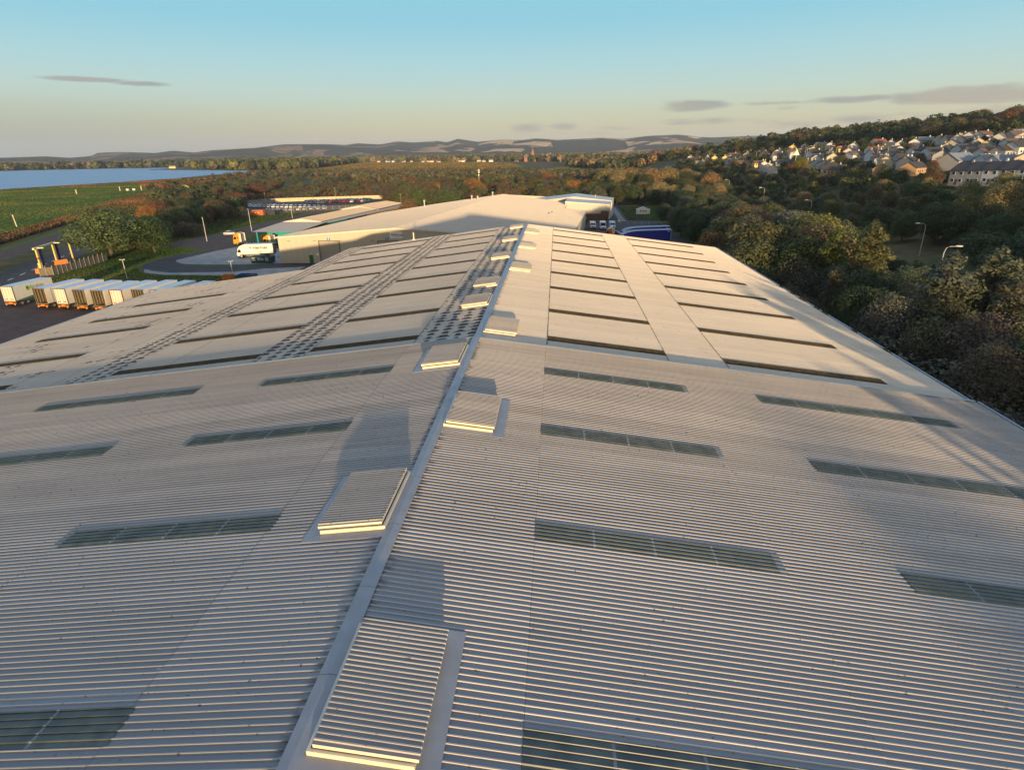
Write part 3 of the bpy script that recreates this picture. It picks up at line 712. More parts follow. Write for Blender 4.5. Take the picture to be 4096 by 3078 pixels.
# flues and patches on its roof
for x, y, h in ((-46.5, 238, 2.2), (-30.5, 258, 1.6), (-28.5, 262, 1.0), (-23.5, 276, 1.6)):
    b = droof(x, y)
    MB().tube([b, (b[0], b[1], b[2] + h)], .22, 8).tube([(b[0], b[1], b[2] + h - .3), (b[0], b[1], b[2] + h + .25)], .36, 8).tube([b, (b[0], b[1], b[2] + .3)], .5, 8).build('flue', pm('flue_grey', (.5, .5, .48), .5), DP)
for x, y, a, b in ((-13.2, 181, 2.2, .35), (-9.8, 188.5, 2.4, .35), (2.1, 215, .5, 3.2), (3.2, 219.5, .4, 3.0), (-25, 226, 1.2, .3), (-2, 243, .8, .25), (9.4, 207, .3, 1.1), (-31, 232, .3, 1.0)):
    MB().poly([droof(x, y, .045), droof(x + a, y - .1 * a, .045), droof(x + a + .2, y + b, .045), droof(x + .2, y + b, .045)]).build('roof_patch', pm('roof_stain', (.13, .12, .10), .8), DP)

# grey roofed workshop with teal walls beside the depot
WK = thing('workshop', 'low grey roofed workshop with teal walls beside the depot', 'workshop', (-92, 187, 0))
GREYR = pm('grey_roof_sheeting', (0.47, 0.385, 0.28), 0.6, 0.06, 1.0, stretch=(1.5, .2, 1))
D_ = Vector((.137, 1.0, 0)).normalized(); P_ = Vector((1.0, -.10, 0)).normalized()
def wk(a, b, z): p = P_ * a + D_ * b; return (p.x, p.y, z)      # across / along
mb = MB()
mb.poly([wk(0, 0, 4.6), wk(15.6, .2, 4.6), wk(18.6, 14.5, 6.2), wk(2.4, 14.5, 6.2)])                     # front lean-to slope
pr_ = ribs(14.5, 61, .333, .036, .20, .03, .05); v = []
for bb, h in pr_: v += [wk(-.4, bb, 4.7 + h), wk(2.4, bb, 6.2 + h)]
mb.add(v, [(2 * i, 2 * i + 1, 2 * i + 3, 2 * i + 2) for i in range(len(pr_) - 1)]); mb.poly([wk(0, 0, 4.6), wk(2.4, 14.5, 6.2), wk(-.4, 14.5, 4.7)])
for a0, a1, b0, b1, z0, z1 in ((2.6, 16.4, 14.5, 60, 6.25, 7.1), (0.5, 17, 60, 88, 6.5, 7.5)):
    am = (a0 + a1) / 2
    for aa, za, ab, zb in ((a0, z0, am, z1), (am, z1, a1, z0)):
        pr_ = ribs(b0, b1, .333, .036, .20, .03, .05); v = []
        for bb, h in pr_: v += [wk(aa, bb, za + h), wk(ab, bb, zb + h)]
        mb.add(v, [(2 * i, 2 * i + 1, 2 * i + 3, 2 * i + 2) for i in range(len(pr_) - 1)])
mb.poly([wk(16.4, 14.6, 6.1), wk(19.2, 14.6, 5.9), wk(19.2, 88, 5.9), wk(16.4, 88, 6.1)])
mb.build('roof', GREYR, WK)
for a0, a1, b0, z0, z1 in ((2.6, 16.4, 14.46, 6.2, 7.1), (0.5, 17, 59.96, 6.2, 7.5)):
    am = (a0 + a1) / 2; mb = MB().poly([wk(a0, b0, z0 - .05), wk(a1, b0, z0 - .05), wk(a1, b0, z0 + .1), wk(am, b0, z1 + .03), wk(a0, b0, z0 + .1)])
    mb.build('gable', TRIM, WK)
mb = MB().poly([wk(16.45, 14.6, 5.9), wk(16.45, 88, 5.9), wk(16.45, 88, 6.35), wk(16.45, 14.6, 6.35)]); mb.poly([wk(-2, 88, 0), wk(19, 88, 0), wk(19, 88, 6), wk(-2, 88, 6)]); mb.poly([wk(-1, 61, 0), wk(-1, 88, 0), wk(-1, 88, 6), wk(-1, 61, 6)])
mb.build('wall', pm('brown_fascia', (.16, .12, .08), .7), WK)
mb = MB().poly([wk(3.2, 3.5, 0), wk(15.4, 3.5, 0), wk(15.4, 3.5, 4.6), wk(3.2, 3.5, 4.6)]).poly([wk(3.2, 3.5, 0), wk(3.2, 3.5, 4.9), wk(3.2, 60, 4.9), wk(3.2, 60, 0)])
mb.build('wall', TEALP, WK, label='teal painted wall')
for a in (1.4,): MB().tube([wk(a, .6, 0), wk(a, .6, 4.5)], .22, 6).build('post', TEALP, WK)
MB().poly([wk(6.5, 3.44, 0), wk(9.5, 3.44, 0), wk(9.5, 3.44, 3.0), wk(6.5, 3.44, 3.0)]).build('door', pm('cream_door', (.55, .5, .3), .6), WK)
MB().box(-4, -.5, 0, .2, 0, 1.2).build('emblem', DARK, WK) if False else None

# white clad store behind the depot, with its lower front bay
ST = thing('store_building', 'white clad store with gently pitched roof behind the depot and vans', 'store', (26.4, 250.8, 0))
STW = pm('store_cladding', (0.50, 0.48, 0.43), 0.6, 0.08, 1.0, stretch=(4, 4, .1)); STR = pm('store_roof_sheeting', (0.52, 0.51, 0.48), 0.55, 0.06, .6)
def sq(x, y, z): return (x - 26.4, y - 250.8, z)
mb = MB()
mb.poly([sq(8.6, 252, 8.0), sq(26.5, 250.6, 6.7), sq(28.9, 270, 6.75), sq(9.6, 271, 8.05)]); mb.poly([sq(-6, 271, 6.9), sq(12.6, 269, 8.9), sq(14.4, 287, 9.0), sq(-5, 289, 7.0)]); mb.poly([sq(12.6, 269, 8.9), sq(29.0, 267.5, 7.2), sq(30.9, 281.6, 7.25), sq(14.4, 287, 9.0)])
mb.build('roof', STR, ST)
mb = MB()
for pts in ([(8.6, 252, 0), (26.4, 250.8, 0), (26.4, 250.8, 6.55), (8.6, 252, 7.9)], [(26.4, 250.8, 0), (28.8, 270, 0), (28.8, 270, 6.6), (26.4, 250.8, 6.55)], [(8.6, 252, 7.9), (9.6, 271, 7.9), (9.6, 271, 0), (8.6, 252, 0)],
            [(-6, 271, 0), (12.6, 269.2, 0), (28.9, 267.7, 0), (28.9, 267.7, 7.1), (12.6, 269.2, 8.8), (-6, 271, 6.8)], [(28.9, 267.7, 0), (30.8, 281.5, 0), (30.8, 281.5, 7.1), (28.9, 267.7, 7.1)], [(30.8, 281.5, 0), (-5, 289, 0), (-5, 289, 6.9), (14.4, 286.9, 8.9), (30.8, 281.5, 7.1)]):
    mb.poly([sq(*p) for p in pts])
mb.build('wall', STW, ST)
mb = MB()
mb.quad(sq(8.55, 251.9, 7.75), sq(26.55, 250.55, 6.45), sq(26.55, 250.55, 6.8), sq(8.55, 251.9, 8.1)); mb.quad(sq(26.55, 250.55, 6.45), sq(29.0, 270, 6.5), sq(29.0, 270, 6.85), sq(26.55, 250.55, 6.8))
mb.quad(sq(28.95, 267.4, 6.9), sq(31.0, 281.6, 6.95), sq(31.0, 281.6, 7.35), sq(28.95, 267.4, 7.3))
mb.tube([sq(27.2, 258, 0), sq(27.2, 258, 6.5)], .12).tube([sq(26.6, 250.6, 0), sq(26.6, 250.6, 6.5)], .12).tube([sq(22, 272, 8.1), sq(22, 272, 9.4)], .1)
mb.build('fascia', TRIM, ST)
BK = pm('brown_brick', (0.13, 0.085, 0.06), 0.9, 0.25, 6, 0.2)
bs = thing('brick_enclosure', 'low dark brown brick enclosure in front of the white store', 'brick enclosure', (21.8, 249.8, 0))
MB().box(-4.9, 4.3, 0, .7, 0, 3.3, 0).box(-4.9, -4.6, -8, 0, 0, 2.2, 0).box(3.9, 4.25, -8, 0, 0, 1.9).build('wall', BK, bs)
MB().box(-4.6, 4.0, -7.6, -.02, .02, .05).build('paving', pm('brown_paving', (.10, .07, .055), .9, .2, 3), bs)
MB().box(1.4, 4.4, -.7, .75, 2.6, 4.2, 0).box(1.3, 4.5, -.8, .85, 4.2, 4.35, 0).build('bin_store', BK, bs)
# white cabin on the lawn
cb = thing('cabin', 'white cabin with three round openings on the small lawn', 'cabin', (44.2, 280.2, 0), R_(-4))
MB().box(-2.95, 2.95, 0, 3, 0, 2.1).prism([(-2.95, 2.1), (2.95, 2.1), (0, 3.0)], 0.02, 2.98, 'y').build('wall', WHITEP, cb)
MB().quad((-3.1, -.12, 2.08), (0, -.12, 3.12), (0, 3.1, 3.12), (-3.1, 3.1, 2.08)).quad((0, -.12, 3.12), (3.1, -.12, 2.08), (3.1, 3.1, 2.08), (0, 3.1, 3.12)).quad((-3.1, -.12, 2.0), (-3.1, -.12, 2.14), (0, -.12, 3.14), (0, -.12, 3.0)).quad((3.1, -.12, 2.0), (0, -.12, 3.0), (0, -.12, 3.14), (3.1, -.12, 2.14)).build('roof', pm('cabin_roof', (.55, .56, .58), .5), cb)
for x in (-1.1, 0.0, 1.1): MB().disc((x, -.02, 1.45), .36, .08, 'y', 14, 0).disc((x, -.05, 1.45), .24, .06, 'y', 12, 1).build('porthole', [pm('vent_ring', (.35, .35, .35), .5), DARK], cb)
# wire fence behind the vans
wf = thing('wire_fence', 'thin wire fence with slim posts between vans and cabin lawn', 'fence', (17, 242, 0))
for i in range(13): MB().tube([(i * 2.65, -i * .36, 0), (i * 2.65, -i * .36, 1.5)], .05, 5).build('post', pm('galvanised', (.45, .45, .44), .5), wf)
MB().tube([(0, 0, 1.45), (31.8, -4.3, 1.45)], .05, 5).tube([(0, 0, .8), (31.8, -4.3, .8)], .03, 4).build('wires', MATS['galvanised'], wf)
rs = thing('round_sign', 'small cream round sign on a post beside the wire fence', 'sign', (29.3, 238.5, 0))
MB().tube([(0, 0, 0), (0, 0, 1.6)], .05, 6).build('post', MATS['galvanised'], rs); MB().disc((0, -.06, 1.75), .5, .06, 'y', 16).build('sign_face', pm('cream_sign', (.75, .68, .45), .5), rs)

# ------------------------------------------------------------------ vehicles
RUB = pm('tyre_rubber', (0.02, 0.02, 0.02), 0.85, 0.1); RIMM = pm('wheel_rim', (0.4, 0.4, 0.4), 0.4, 0.1, metal=.5)
PAINTM = pm('vehicle_paint', (1, 1, 1), 0.3, 0.03, 1, spec=.5, objcol=True); PLASTIC = pm('black_plastic', (.03, .03, .03), .6)
LAMPW = pm('headlamp_lens', (.75, .75, .72), .2, .05); LAMPR = pm('tail_lamp', (.35, .01, .01), .3, .05)
def wheel(parent, x, y, r, w_=.22, name='wheel'):
    o = MB().disc((x, y, r), r, w_, 'x', 16).build(name, RUB, parent)
    s = 1 if x > 0 else -1
    MB().disc((x + s * w_ * .45, y, r), r * .58, .06, 'x', 12).build('rim', RIMM, o)
def painted(o, c): o.color = (*c, 1); o['painted'] = True; return o
def make_car(label, group, loc, rz_, c):
    t = thing('parked_car', label, 'car', loc, rz_, group)
    w2 = .86
    def loft(secs):     # cross sections (y, z0, z1, halfwidth bottom, halfwidth top)
        mb = MB(); v = []
        for y, z0, z1, a, b in secs: v += [(-a, y, z0), (a, y, z0), (b, y, z1), (-b, y, z1)]
        n = len(secs); f = [tuple(range(4)), tuple(range(4 * n - 4, 4 * n))[::-1]]
        for i in range(n - 1):
            for k in range(4): f.append((4 * i + k, 4 * i + 4 + k, 4 * i + 4 + (k + 1) % 4, 4 * i + (k + 1) % 4))
        return mb.add(v, f)
    painted(loft([(-2.05, .4, .72, .7, .72), (-1.9, .28, .85, .82, .8), (-.95, .25, .95, .87, .84), (1.6, .25, 1.0, .87, .82), (1.9, .3, .95, .82, .8), (2.0, .4, .8, .75, .72)]).build('body', PAINTM, t), c)
    loft([(-1.05, .93, .95, .80, .80), (-.35, .93, 1.38, .80, .64), (1.0, .95, 1.40, .80, .64), (1.75, .97, 1.02, .78, .74)]).build('windows', GLASS, t)
    painted(loft([(-.42, 1.37, 1.42, .63, .60), (-.2, 1.38, 1.46, .66, .6), (.9, 1.38, 1.48, .66, .6), (1.2, 1.3, 1.38, .66, .62)]).build('roof', PAINTM, t), c)
    for sx in (-1, 1):
        wheel(t, sx * .80, -1.28, .31); wheel(t, sx * .80, 1.25, .31)
        MB().box(sx * .62 - .16, sx * .62 + .16, -2.06, -1.93, .6, .74).build('headlight', LAMPW, t)
        MB().box(sx * .66 - .1, sx * .66 + .1, 1.9, 2.02, .72, .9).build('tail_light', LAMPR, t)
    MB().box(-.3, .3, -2.08, -1.95, .42, .52).build('number_plate', WHITEP, t)
    return t
COLS = {'white': (.72, .72, .70), 'silver': (.42, .43, .45), 'black': (.015, .016, .02), 'dark blue': (.02, .04, .12), 'red': (.32, .02, .03), 'grey': (.12, .13, .14), 'dark red': (.15, .015, .03), 'teal blue': (.02, .10, .14)}
silver = make_car('silver hatchback driving along the site road near the yellow lorries', None, (-115.6, 216.2, .03), R_(100), (.5, .52, .54)); 
rc = random.Random(7)
proto_car = None
rows = [  # start, end, count, colours, heading, phrase
    ((-141, 360.5), (-109, 371), 17, ['dark blue', 'black', 'red', 'grey', 'silver', 'dark red', 'white', 'teal blue'], 168, 'front row of the packed storage yard'),
    ((-146, 366), (-111, 377.5), 17, ['black', 'dark blue', 'teal blue', 'grey', 'dark red', 'silver'], 168, 'second row of the packed storage yard'),
    ((-149, 372), (-114, 384), 16, ['black', 'dark blue', 'grey', 'teal blue', 'white'], 168, 'back row of the packed storage yard'),
    ((-174, 344), (-136, 336), 15, ['white', 'silver', 'white', 'silver', 'grey', 'dark blue'], 15, 'pale row across the storage yard lane'),
    ((-168, 338), (-122, 328), 17, ['silver', 'white', 'white', 'silver', 'grey'], 15, 'nearer pale row behind the yard mesh fence'),
    ((-141, 313), (-119, 322), 8, ['white', 'silver', 'white'], 10, 'short row against the yard mesh fence')]
for (a, b, n_, cols, hd, ph) in rows:
    for i in range(n_):
        t = i / (n_ - 1); x, y = a[0] + (b[0] - a[0]) * t + rc.uniform(-.3, .3), a[1] + (b[1] - a[1]) * t + rc.uniform(-.4, .4)
        cn = rc.choice(cols)
        lab = f'{cn} car parked in the {ph}'; g = f'{cn} cars in the {ph}'
        dz, rr_ = (x, y, .03), R_(hd + rc.uniform(-4, 4))
        if proto_car is None: proto_car = make_car(lab, g, dz, rr_, COLS[cn])
        else: dup(proto_car, dz, rr_, lab, g, color=COLS[cn], scale=(1, 1, rc.uniform(.97, 1.12)))

def make_trailer(kind, label, group, loc, rz_, logo=False):
    """refrigerated box trailer, rear doors at y = 0, body length 9.2"""
    t = thing('box_trailer', label, 'trailer', loc, rz_, group)
    W, L, z0, z1 = 1.3, 9.2, 1.05, 3.95
    cream = pm('trailer_cream', (.66, .62, .52), .45, .06, .8)
    roofm = pm('trailer_roof', (.55, .62, .68), .5, .08, .8)
    fr = pm('trailer_frame', (.16, .11, .07), .5, .1)
    mb = MB()
    mb.quad((-W, 0, z0), (-W, L, z0), (-W, L, z1), (-W, 0, z1)).quad((W, L, z0), (W, 0, z0), (W, 0, z1), (W, L, z1)).quad((W, L, z0), (-W, L, z0), (-W, L, z1), (W, L, z1)).quad((-W, 0, z0), (W, 0, z0), (W, L, z0), (-W, L, z0))
    mb.quad((-W + .06, L - .05, z0), (-W + .06, .02, z0), (-W + .06, .02, z1), (-W + .06, L - .05, z1), 1).quad((W - .06, .02, z0), (W - .06, L - .05, z0), (W - .06, L - .05, z1), (W - .06, .02, z1), 1).quad((-W, L - .06, z0), (W, L - .06, z0), (W, L - .06, z1), (-W, L - .06, z1), 1)
    mb.quad((-W, 0.02, z0 + .03), (W, .02, z0 + .03), (W, L, z0 + .03), (-W, L, z0 + .03), 1)
    mb.build('body', [cream, pm('trailer_interior', (.20, .16, .10), .7, .2)], t)
    MB().box(-W - .01, W + .01, -.02, L, z1, z1 + .05).build('roof', roofm, t)
    f = MB().box(-W - .03, -W + .1, -.06, .05, z0 - .1, z1 + .06).box(W - .1, W + .03, -.06, .05, z0 - .1, z1 + .06).box(-W, W, -.06, .05, z1 - .06, z1 + .07).box(-W, W, -.08, .05, z0 - .2, z0 + .04)
    f.build('rear_frame', pm('trailer_red_frame', (.25, .05, .03), .5) if kind == 'redclosed' else fr, t)
    if kind in ('closed', 'redclosed'):
        for sx in (-1, 1):
            d = MB().box(min(0, sx * (W - .1)) + .01, max(0, sx * (W - .1)) - .01, -.05, .0, z0 + .05, z1 - .06)
            d = d.build('rear_door', cream, t)
            MB().tube([(sx * .35, -.08, z0 + .1), (sx * .35, -.08, z1 - .1)], .025, 5).tube([(sx * .9, -.08, z0 + .1), (sx * .9, -.08, z1 - .1)], .025, 5).box(sx * .62 - .25, sx * .62 + .25, -.09, -.04, z0 + .35, z0 + .5).build('lock_bar', fr, d)
    else:
        r = MB()
        for k in range(5): r.box(-W + .08, -W + .13, .2 + k * .6, .32 + k * .6, z0, z1 - .1)
        for zz in (1.6, 2.2, 2.8, 3.4): r.box(-W + .1, W - .1, L * .5, L * .5 + .06, zz, zz + .1)
        r.build('interior_rails', pm('rail_steel', (.33, .29, .2), .5), t)
        for sx in (-1, 1): MB().box(sx * (W + .05) - .03, sx * (W + .05) + .03, .05, 1.28, z0 + .05, z1 - .06).build('rear_door', cream, t, label='rear door folded back along the side')
    org = pm('orange_bumper', (.75, .24, .03), .5, .1)
    MB().box(-1.2, 1.2, -.1, .02, .55, .68).disc((-.95, -.12, .42), .14, .06, 'y', 10).disc((.95, -.12, .42), .14, .06, 'y', 10).box(-.4, .4, -.05, .0, .7, .85).build('bumper', org, t)
    MB().box(-.5, .5, .1, 8, .8, 1.05).build('chassis', PLASTIC, t)
    for sx in (-1, 1):
        for y in (1.3, 2.6): wheel(t, sx * 1.05, y, .46, .3)
        MB().box(sx * .9 - .06, sx * .9 + .06, 7.2, 7.35, 0, .8).build('landing_leg', fr, t)
    if logo:
        g = pm('logo_green', (.22, .42, .04), .5); gb = pm('logo_grey_green', (.16, .22, .10), .5)
        lettering('brakes', 1.15, gb, t, (W + .012, 3.9, 2.75), (R_(90), 0, R_(90)))
        mb = MB(); pts = [(.5 * math.cos(a) + .12 * math.cos(2 * a), .5 * math.sin(a)) for a in np.linspace(0, 2 * math.pi, 20, endpoint=False)]
        mb.prism([(3.25 + p[0], 3.05 + p[1]) for p in pts], W + .003, W + .012, 'x'); mb.build('emblem', g, t)
        mb = MB().disc((W + .014, 3.15, 3.12), .2, .01, 'x', 14); mb.build('emblem', pm('logo_dark', (.04, .06, .02), .5), t)
        MB().add([(W + .006, .05, z0 + .02), (W + .006, L, z0 + .02), (W + .006, L, z0 + .2), (W + .006, 4, z0 + .42), (W + .006, .05, z0 + .12)], [(0, 1, 2, 3, 4)]).build('stripe', pm('logo_green_dark', (.03, .14, .04), .5), t)
    return t
a0 = R_(-6.5)
trs = [('closed', 'white trailer with green emblem and lettering, parked apart at the end of the row', (-102.4, 107.4), True),
       ('open', 'open ended trailer with a dark cross shaped shadow inside, next to the lettered trailer', (-94.2, 105.7), False),
       ('closed', 'closed cream trailer between two open trailers', (-89.7, 105.4), False),
       ('open', 'open trailer with bare dim interior, standing right of the closed cream one', (-85.1, 104.5), False),
       ('open', 'open trailer with folded doors beside the red framed trailer', (-81.0, 103.9), False),
       ('redclosed', 'closed trailer with a red rear frame partly behind the roof edge', (-77.6, 104.4), False),
       ('open', 'open dark trailer just beyond the red framed one', (-73.5, 104.7), False),
       ('closed', 'pale roofed trailer mostly hidden behind the roof edge', (-69.3, 104.3), False),
       ('closed', 'last trailer of the row, only its pale roof showing above the warehouse', (-64.9, 103.8), False)]
for k, lab, (x, y), lg in trs: make_trailer(k, lab, 'trailers backed into the yard', (x, y, .02), a0 if not lg else R_(-3), lg)

def make_tractor(label, loc, rz_, cab, second=None):
    """lorry tractor unit; cab front at y = -2.8 (faces -y)"""
    t = thing('tractor_unit', label, 'lorry', loc, rz_)
    w2 = 1.22
    prof = [(-2.75, .45), (-2.85, .9), (-2.8, 1.9), (-2.45, 3.1), (-2.2, 3.35), (-.7, 3.4), (-.6, 3.3), (-.6, .9), (-1.0, .9), (-1.1, .75), (-2.0, .75), (-2.1, .45)]
    painted(MB().prism(prof, -w2, w2, 'x').build('cab', PAINTM, t), cab)
    MB().add([(-1.05, -2.84, 1.9), (1.05, -2.84, 1.9), (.98, -2.5, 2.98), (-.98, -2.5, 2.98)], [(0, 1, 2, 3)]).build('windscreen', GLASS, t)
    for sx in (-1, 1):
        MB().quad((sx * 1.235, -2.55, 1.85), (sx * 1.235, -1.6, 1.85), (sx * 1.235, -1.6, 2.7), (sx * 1.235, -2.35, 2.7)).quad((sx * 1.235, -1.2, 2.1), (sx * 1.235, -.85, 2.1), (sx * 1.235, -.85, 2.6), (sx * 1.235, -1.2, 2.6)).build('window', GLASS, t)
        MB().box(sx * 1.36 - .07, sx * 1.36 + .07, -2.75, -2.6, 1.9, 2.75).build('mirror', PLASTIC, t)
        wheel(t, sx * 1.05, -1.55, .5, .3); wheel(t, sx * 1.0, 1.9, .5, .45)
        MB().box(sx * .9 - .2, sx * .9 + .2, -2.9, -2.75, .65, .85).build('headlight', LAMPW, t)
        MB().box(sx * 1.15 - .05, sx * 1.15 + .05, -.62, .15, 1.2, 3.75).build('side_fairing', MATS['cream_trim'], t)
    MB().box(-1.05, 1.05, -.6, -.15, 1.0, 3.6).build('sleeper_back', pm('cab_back_grey', (.25, .24, .22), .6), t)
    painted(MB().prism([(-2.1, 3.38), (-.6, 3.42), (-.6, 4.05), (-.9, 4.1)], -1.05, 1.05, 'x').build('roof_deflector', PAINTM, t), second or cab)
    MB().box(-.45, .45, -2.0, 2.7, .6, .95).box(-.6, .6, 1.1, 2.2, .95, 1.15).build('chassis', PLASTIC, t)
    MB().tube([(.9, -.3, 2.2), (.9, -.3, 3.9)], .06).build('exhaust', MATS['galvanised'], t)
    return t
YEL = (.62, .30, .02)
make_tractor('yellow lorry tractor unit standing in the open beside the curved apron', (-97.2, 190.8, .02), R_(-95), YEL)
make_tractor('yellow lorry tractor unit backed under the teal workshop', (-84.2, 184.5, .02), R_(-100), YEL)
make_tractor('white and orange lorry cab coupled ahead of the blue curtain trailers', (24.0, 199.5, .02), R_(-98), (.7, .16, .03), (.75, .74, .70))
make_tractor('lorry with white roof deflector almost hidden below the blue curtain trailer', (35.6, 161.5, .02), R_(-150), (.7, .7, .68), (.75, .76, .74))

bl = thing('box_lorry', 'white box lorry with dark lettering parked against the depot corner', 'lorry', (-85.6, 165.6, .03), R_(9))
HWH = pm('lorry_white', (.74, .72, .64), .45, .05, 1)
MB().prism([(1.3, 1.1), (1.3, 3.35), (1.6, 3.62), (2.6, 3.75), (10.1, 3.75), (10.1, 1.1)], -1.28, 1.28, 'y').build('box_body', HWH, bl)
MB().box(9.95, 10.12, -1.31, 1.31, 1.0, 3.8).build('rear_frame', pm('lorry_dark_rear', (.10, .06, .055), .5), bl)
MB().box(2.7, 9.9, -1.25, 1.25, 3.752, 3.79).build('roof', pm('lorry_roof', (.33, .38, .40), .5), bl)
MB().prism([(-.15, .5), (-.2, 1.4), (.1, 2.5), (.6, 3.0), (1.25, 3.1), (1.25, .5)], -1.2, 1.2, 'y').build('cab', HWH, bl)
MB().prism([(.35, 3.0), (1.25, 3.5), (1.25, 3.08)], -1.1, 1.1, 'y').build('roof_deflector', HWH, bl)
MB().add([(-.22, -1.0, 1.45), (-.22, 1.0, 1.45), (.1, .95, 2.5), (.1, -.95, 2.5)], [(0, 1, 2, 3)]).build('windscreen', GLASS, bl)
MB().quad((.1, -1.215, 1.5), (.95, -1.215, 1.5), (.95, -1.215, 2.35), (.25, -1.215, 2.35)).build('window', GLASS, bl)
MB().box(-.25, 1.3, -1.22, 1.22, .35, .62).build('bumper', PLASTIC, bl)
MB().box(-.1, .05, -1.5, -1.3, 1.6, 2.4).build('mirror', PLASTIC, bl)
MB().box(1.3, 9.8, -.4, .4, .6, 1.1).box(2.4, 4.5, -1.2, -1.05, .5, .65).box(2.4, 4.5, -1.2, -1.05, .9, 1.0).build('chassis', pm('chassis_grey', (.2, .2, .19), .6), bl)
for x in (.95, 7.6):
    for sy in (-1, 1):
        o = MB().disc((x, sy * 1.08, .48), .48, .3, 'y', 16).build('wheel', RUB, bl); MB().disc((x, sy * 1.21, .48), .27, .06, 'y', 12).build('rim', RIMM, o)
lettering('Hermes', 1.28, INK, bl, (4.4, -1.29, 2.4), bold=.03)
mb = MB()
for i in range(3): mb.add([(3.0 + .3 * i, -1.29, 3.1 - .26 * i), (4.2, -1.29, 3.1 - .26 * i), (4.1, -1.29, 2.93 - .26 * i), (3.2 + .3 * i, -1.29, 2.93 - .26 * i)], [(0, 3, 2, 1)])
mb.build('emblem', pm('emblem_teal', (.03, .12, .2), .5), bl)
MB().box(5.4, 8.0, -1.295, -1.285, 2.0, 2.1).build('small_print', MATS['small_print'], bl)

def make_skip(name, label, loc, rz_, col, L=6.0, W=2.3, H=1.7, text=False, fill=True):
    t = thing(name, label, 'skip', loc, rz_)
    m = pm('skip_' + label.split()[0] + label.split()[1], col, .6, .2, 2)
    mb = MB().prism([(-L / 2 + .25, .12), (-L / 2, H), (L / 2, H), (L / 2 - .1, .12)], -W / 2, -W / 2 + .08, 'y').prism([(-L / 2 + .25, .12), (-L / 2, H), (L / 2, H), (L / 2 - .1, .12)], W / 2 - .08, W / 2, 'y')
    mb.quad((-L / 2 + .25, -W / 2, .12), (-L / 2 + .25, W / 2, .12), (-L / 2, W / 2, H), (-L / 2, -W / 2, H)).quad((L / 2 - .1, -W / 2, .12), (L / 2, -W / 2, H), (L / 2, W / 2, H), (L / 2 - .1, W / 2, .12)).quad((-L / 2 + .2, -W / 2, .15), (L / 2, -W / 2, .15), (L / 2, W / 2, .15), (-L / 2 + .2, W / 2, .15))
    mb.build('body', m, t)
    MB().box(-L / 2 - .04, L / 2 + .04, -W / 2 - .05, -W / 2 + .05, H - .06, H + .06).box(-L / 2 - .04, L / 2 + .04, W / 2 - .05, W / 2 + .05, H - .06, H + .06).build('rim', m, t)
    mb = MB()
    for x in np.linspace(-L / 2 + .6, L / 2 - .5, 6): mb.box(x - .05, x + .05, -W / 2 - .06, -W / 2, .2, H - .05)
    mb.build('ribs', m, t)
    if fill:
        r = random.Random(4); mb = MB()
        for k in range(26): x, y, s = r.uniform(-L / 2 + .5, L / 2 - .4), r.uniform(-W / 2 + .3, W / 2 - .3), r.uniform(.15, .4); mb.box(x - s, x + s, y - s * .6, y + s * .6, .3, H - .3 + s * .5)
        mb.build('rubble', pm('skip_rubble', (.18, .12, .08), .9, .3, 4), t)
    if text:
        for k, (x, s_, b) in enumerate(((-2.55, .52, 'SKIP\nHIRE'), (-.85, .32, 'RECYCLING\nRECYCLING'), (1.35, .45, 'SKIP\nHIRE'))):
            lettering(b, s_, WHITEP, t, (x, -W / 2 - .075, 1.15), bold=.01)
    return t
make_skip('skip', 'dark teal skip with white lettering beside the box lorry', (-74.5, 157.0, .03), R_(-3), (.02, .075, .085), text=True)
make_skip('skip', 'orange skip beside the low floodlight behind the roof edge', (-71.8, 133.5, .02), R_(-4), (.6, .2, .03), L=2.6, W=1.6, H=1.2)
make_skip('skip', 'blue waste bin full of bags beside the orange skip', (-67.4, 134.2, .02), R_(-4), (.03, .08, .25), L=4.2, W=1.8, H=1.2)

ctn = thing('shipping_container', 'rusty orange shipping container at the edge of the car storage yard', 'container', (-140.7, 289.6, 0), R_(-2))
mb = MB()
for i in range(26):
    x0 = -3.0 + i * 6.0 / 26; d = .05 if i % 2 else 0
    mb.box(x0, x0 + 6.0 / 26, d, 2.4 - d, .1, 2.55)
mb.build('body', pm('rusty_orange', (.42, .13, .04), .7, .3, 1.5), ctn)
MB().box(-3.05, 3.05, -.05, 2.45, 2.5, 2.62).box(-3.06, -2.95, -.05, .05, 0, 2.6).box(2.95, 3.06, -.05, .05, 0, 2.6).build('frame', MATS['rusty_orange'], ctn)
MB().box(-1.2, -.7, -.06, -.02, 1.2, 1.5).box(.4, .9, -.06, -.02, 1.1, 1.5).build('sticker', WHITEP, ctn)
bst = thing('site_cabin', 'dark blue steel cabin next to the orange container', 'cabin', (-134.6, 291.5, 0), R_(-2))
MB().box(-1.9, 1.9, 0, 2.4, 0, 2.3).build('body', pm('navy_steel', (.03, .04, .06), .6), bst); MB().box(-2, 2, -.1, 2.5, 2.3, 2.4).build('roof', pm('navy_roof', (.06, .07, .09), .6), bst)

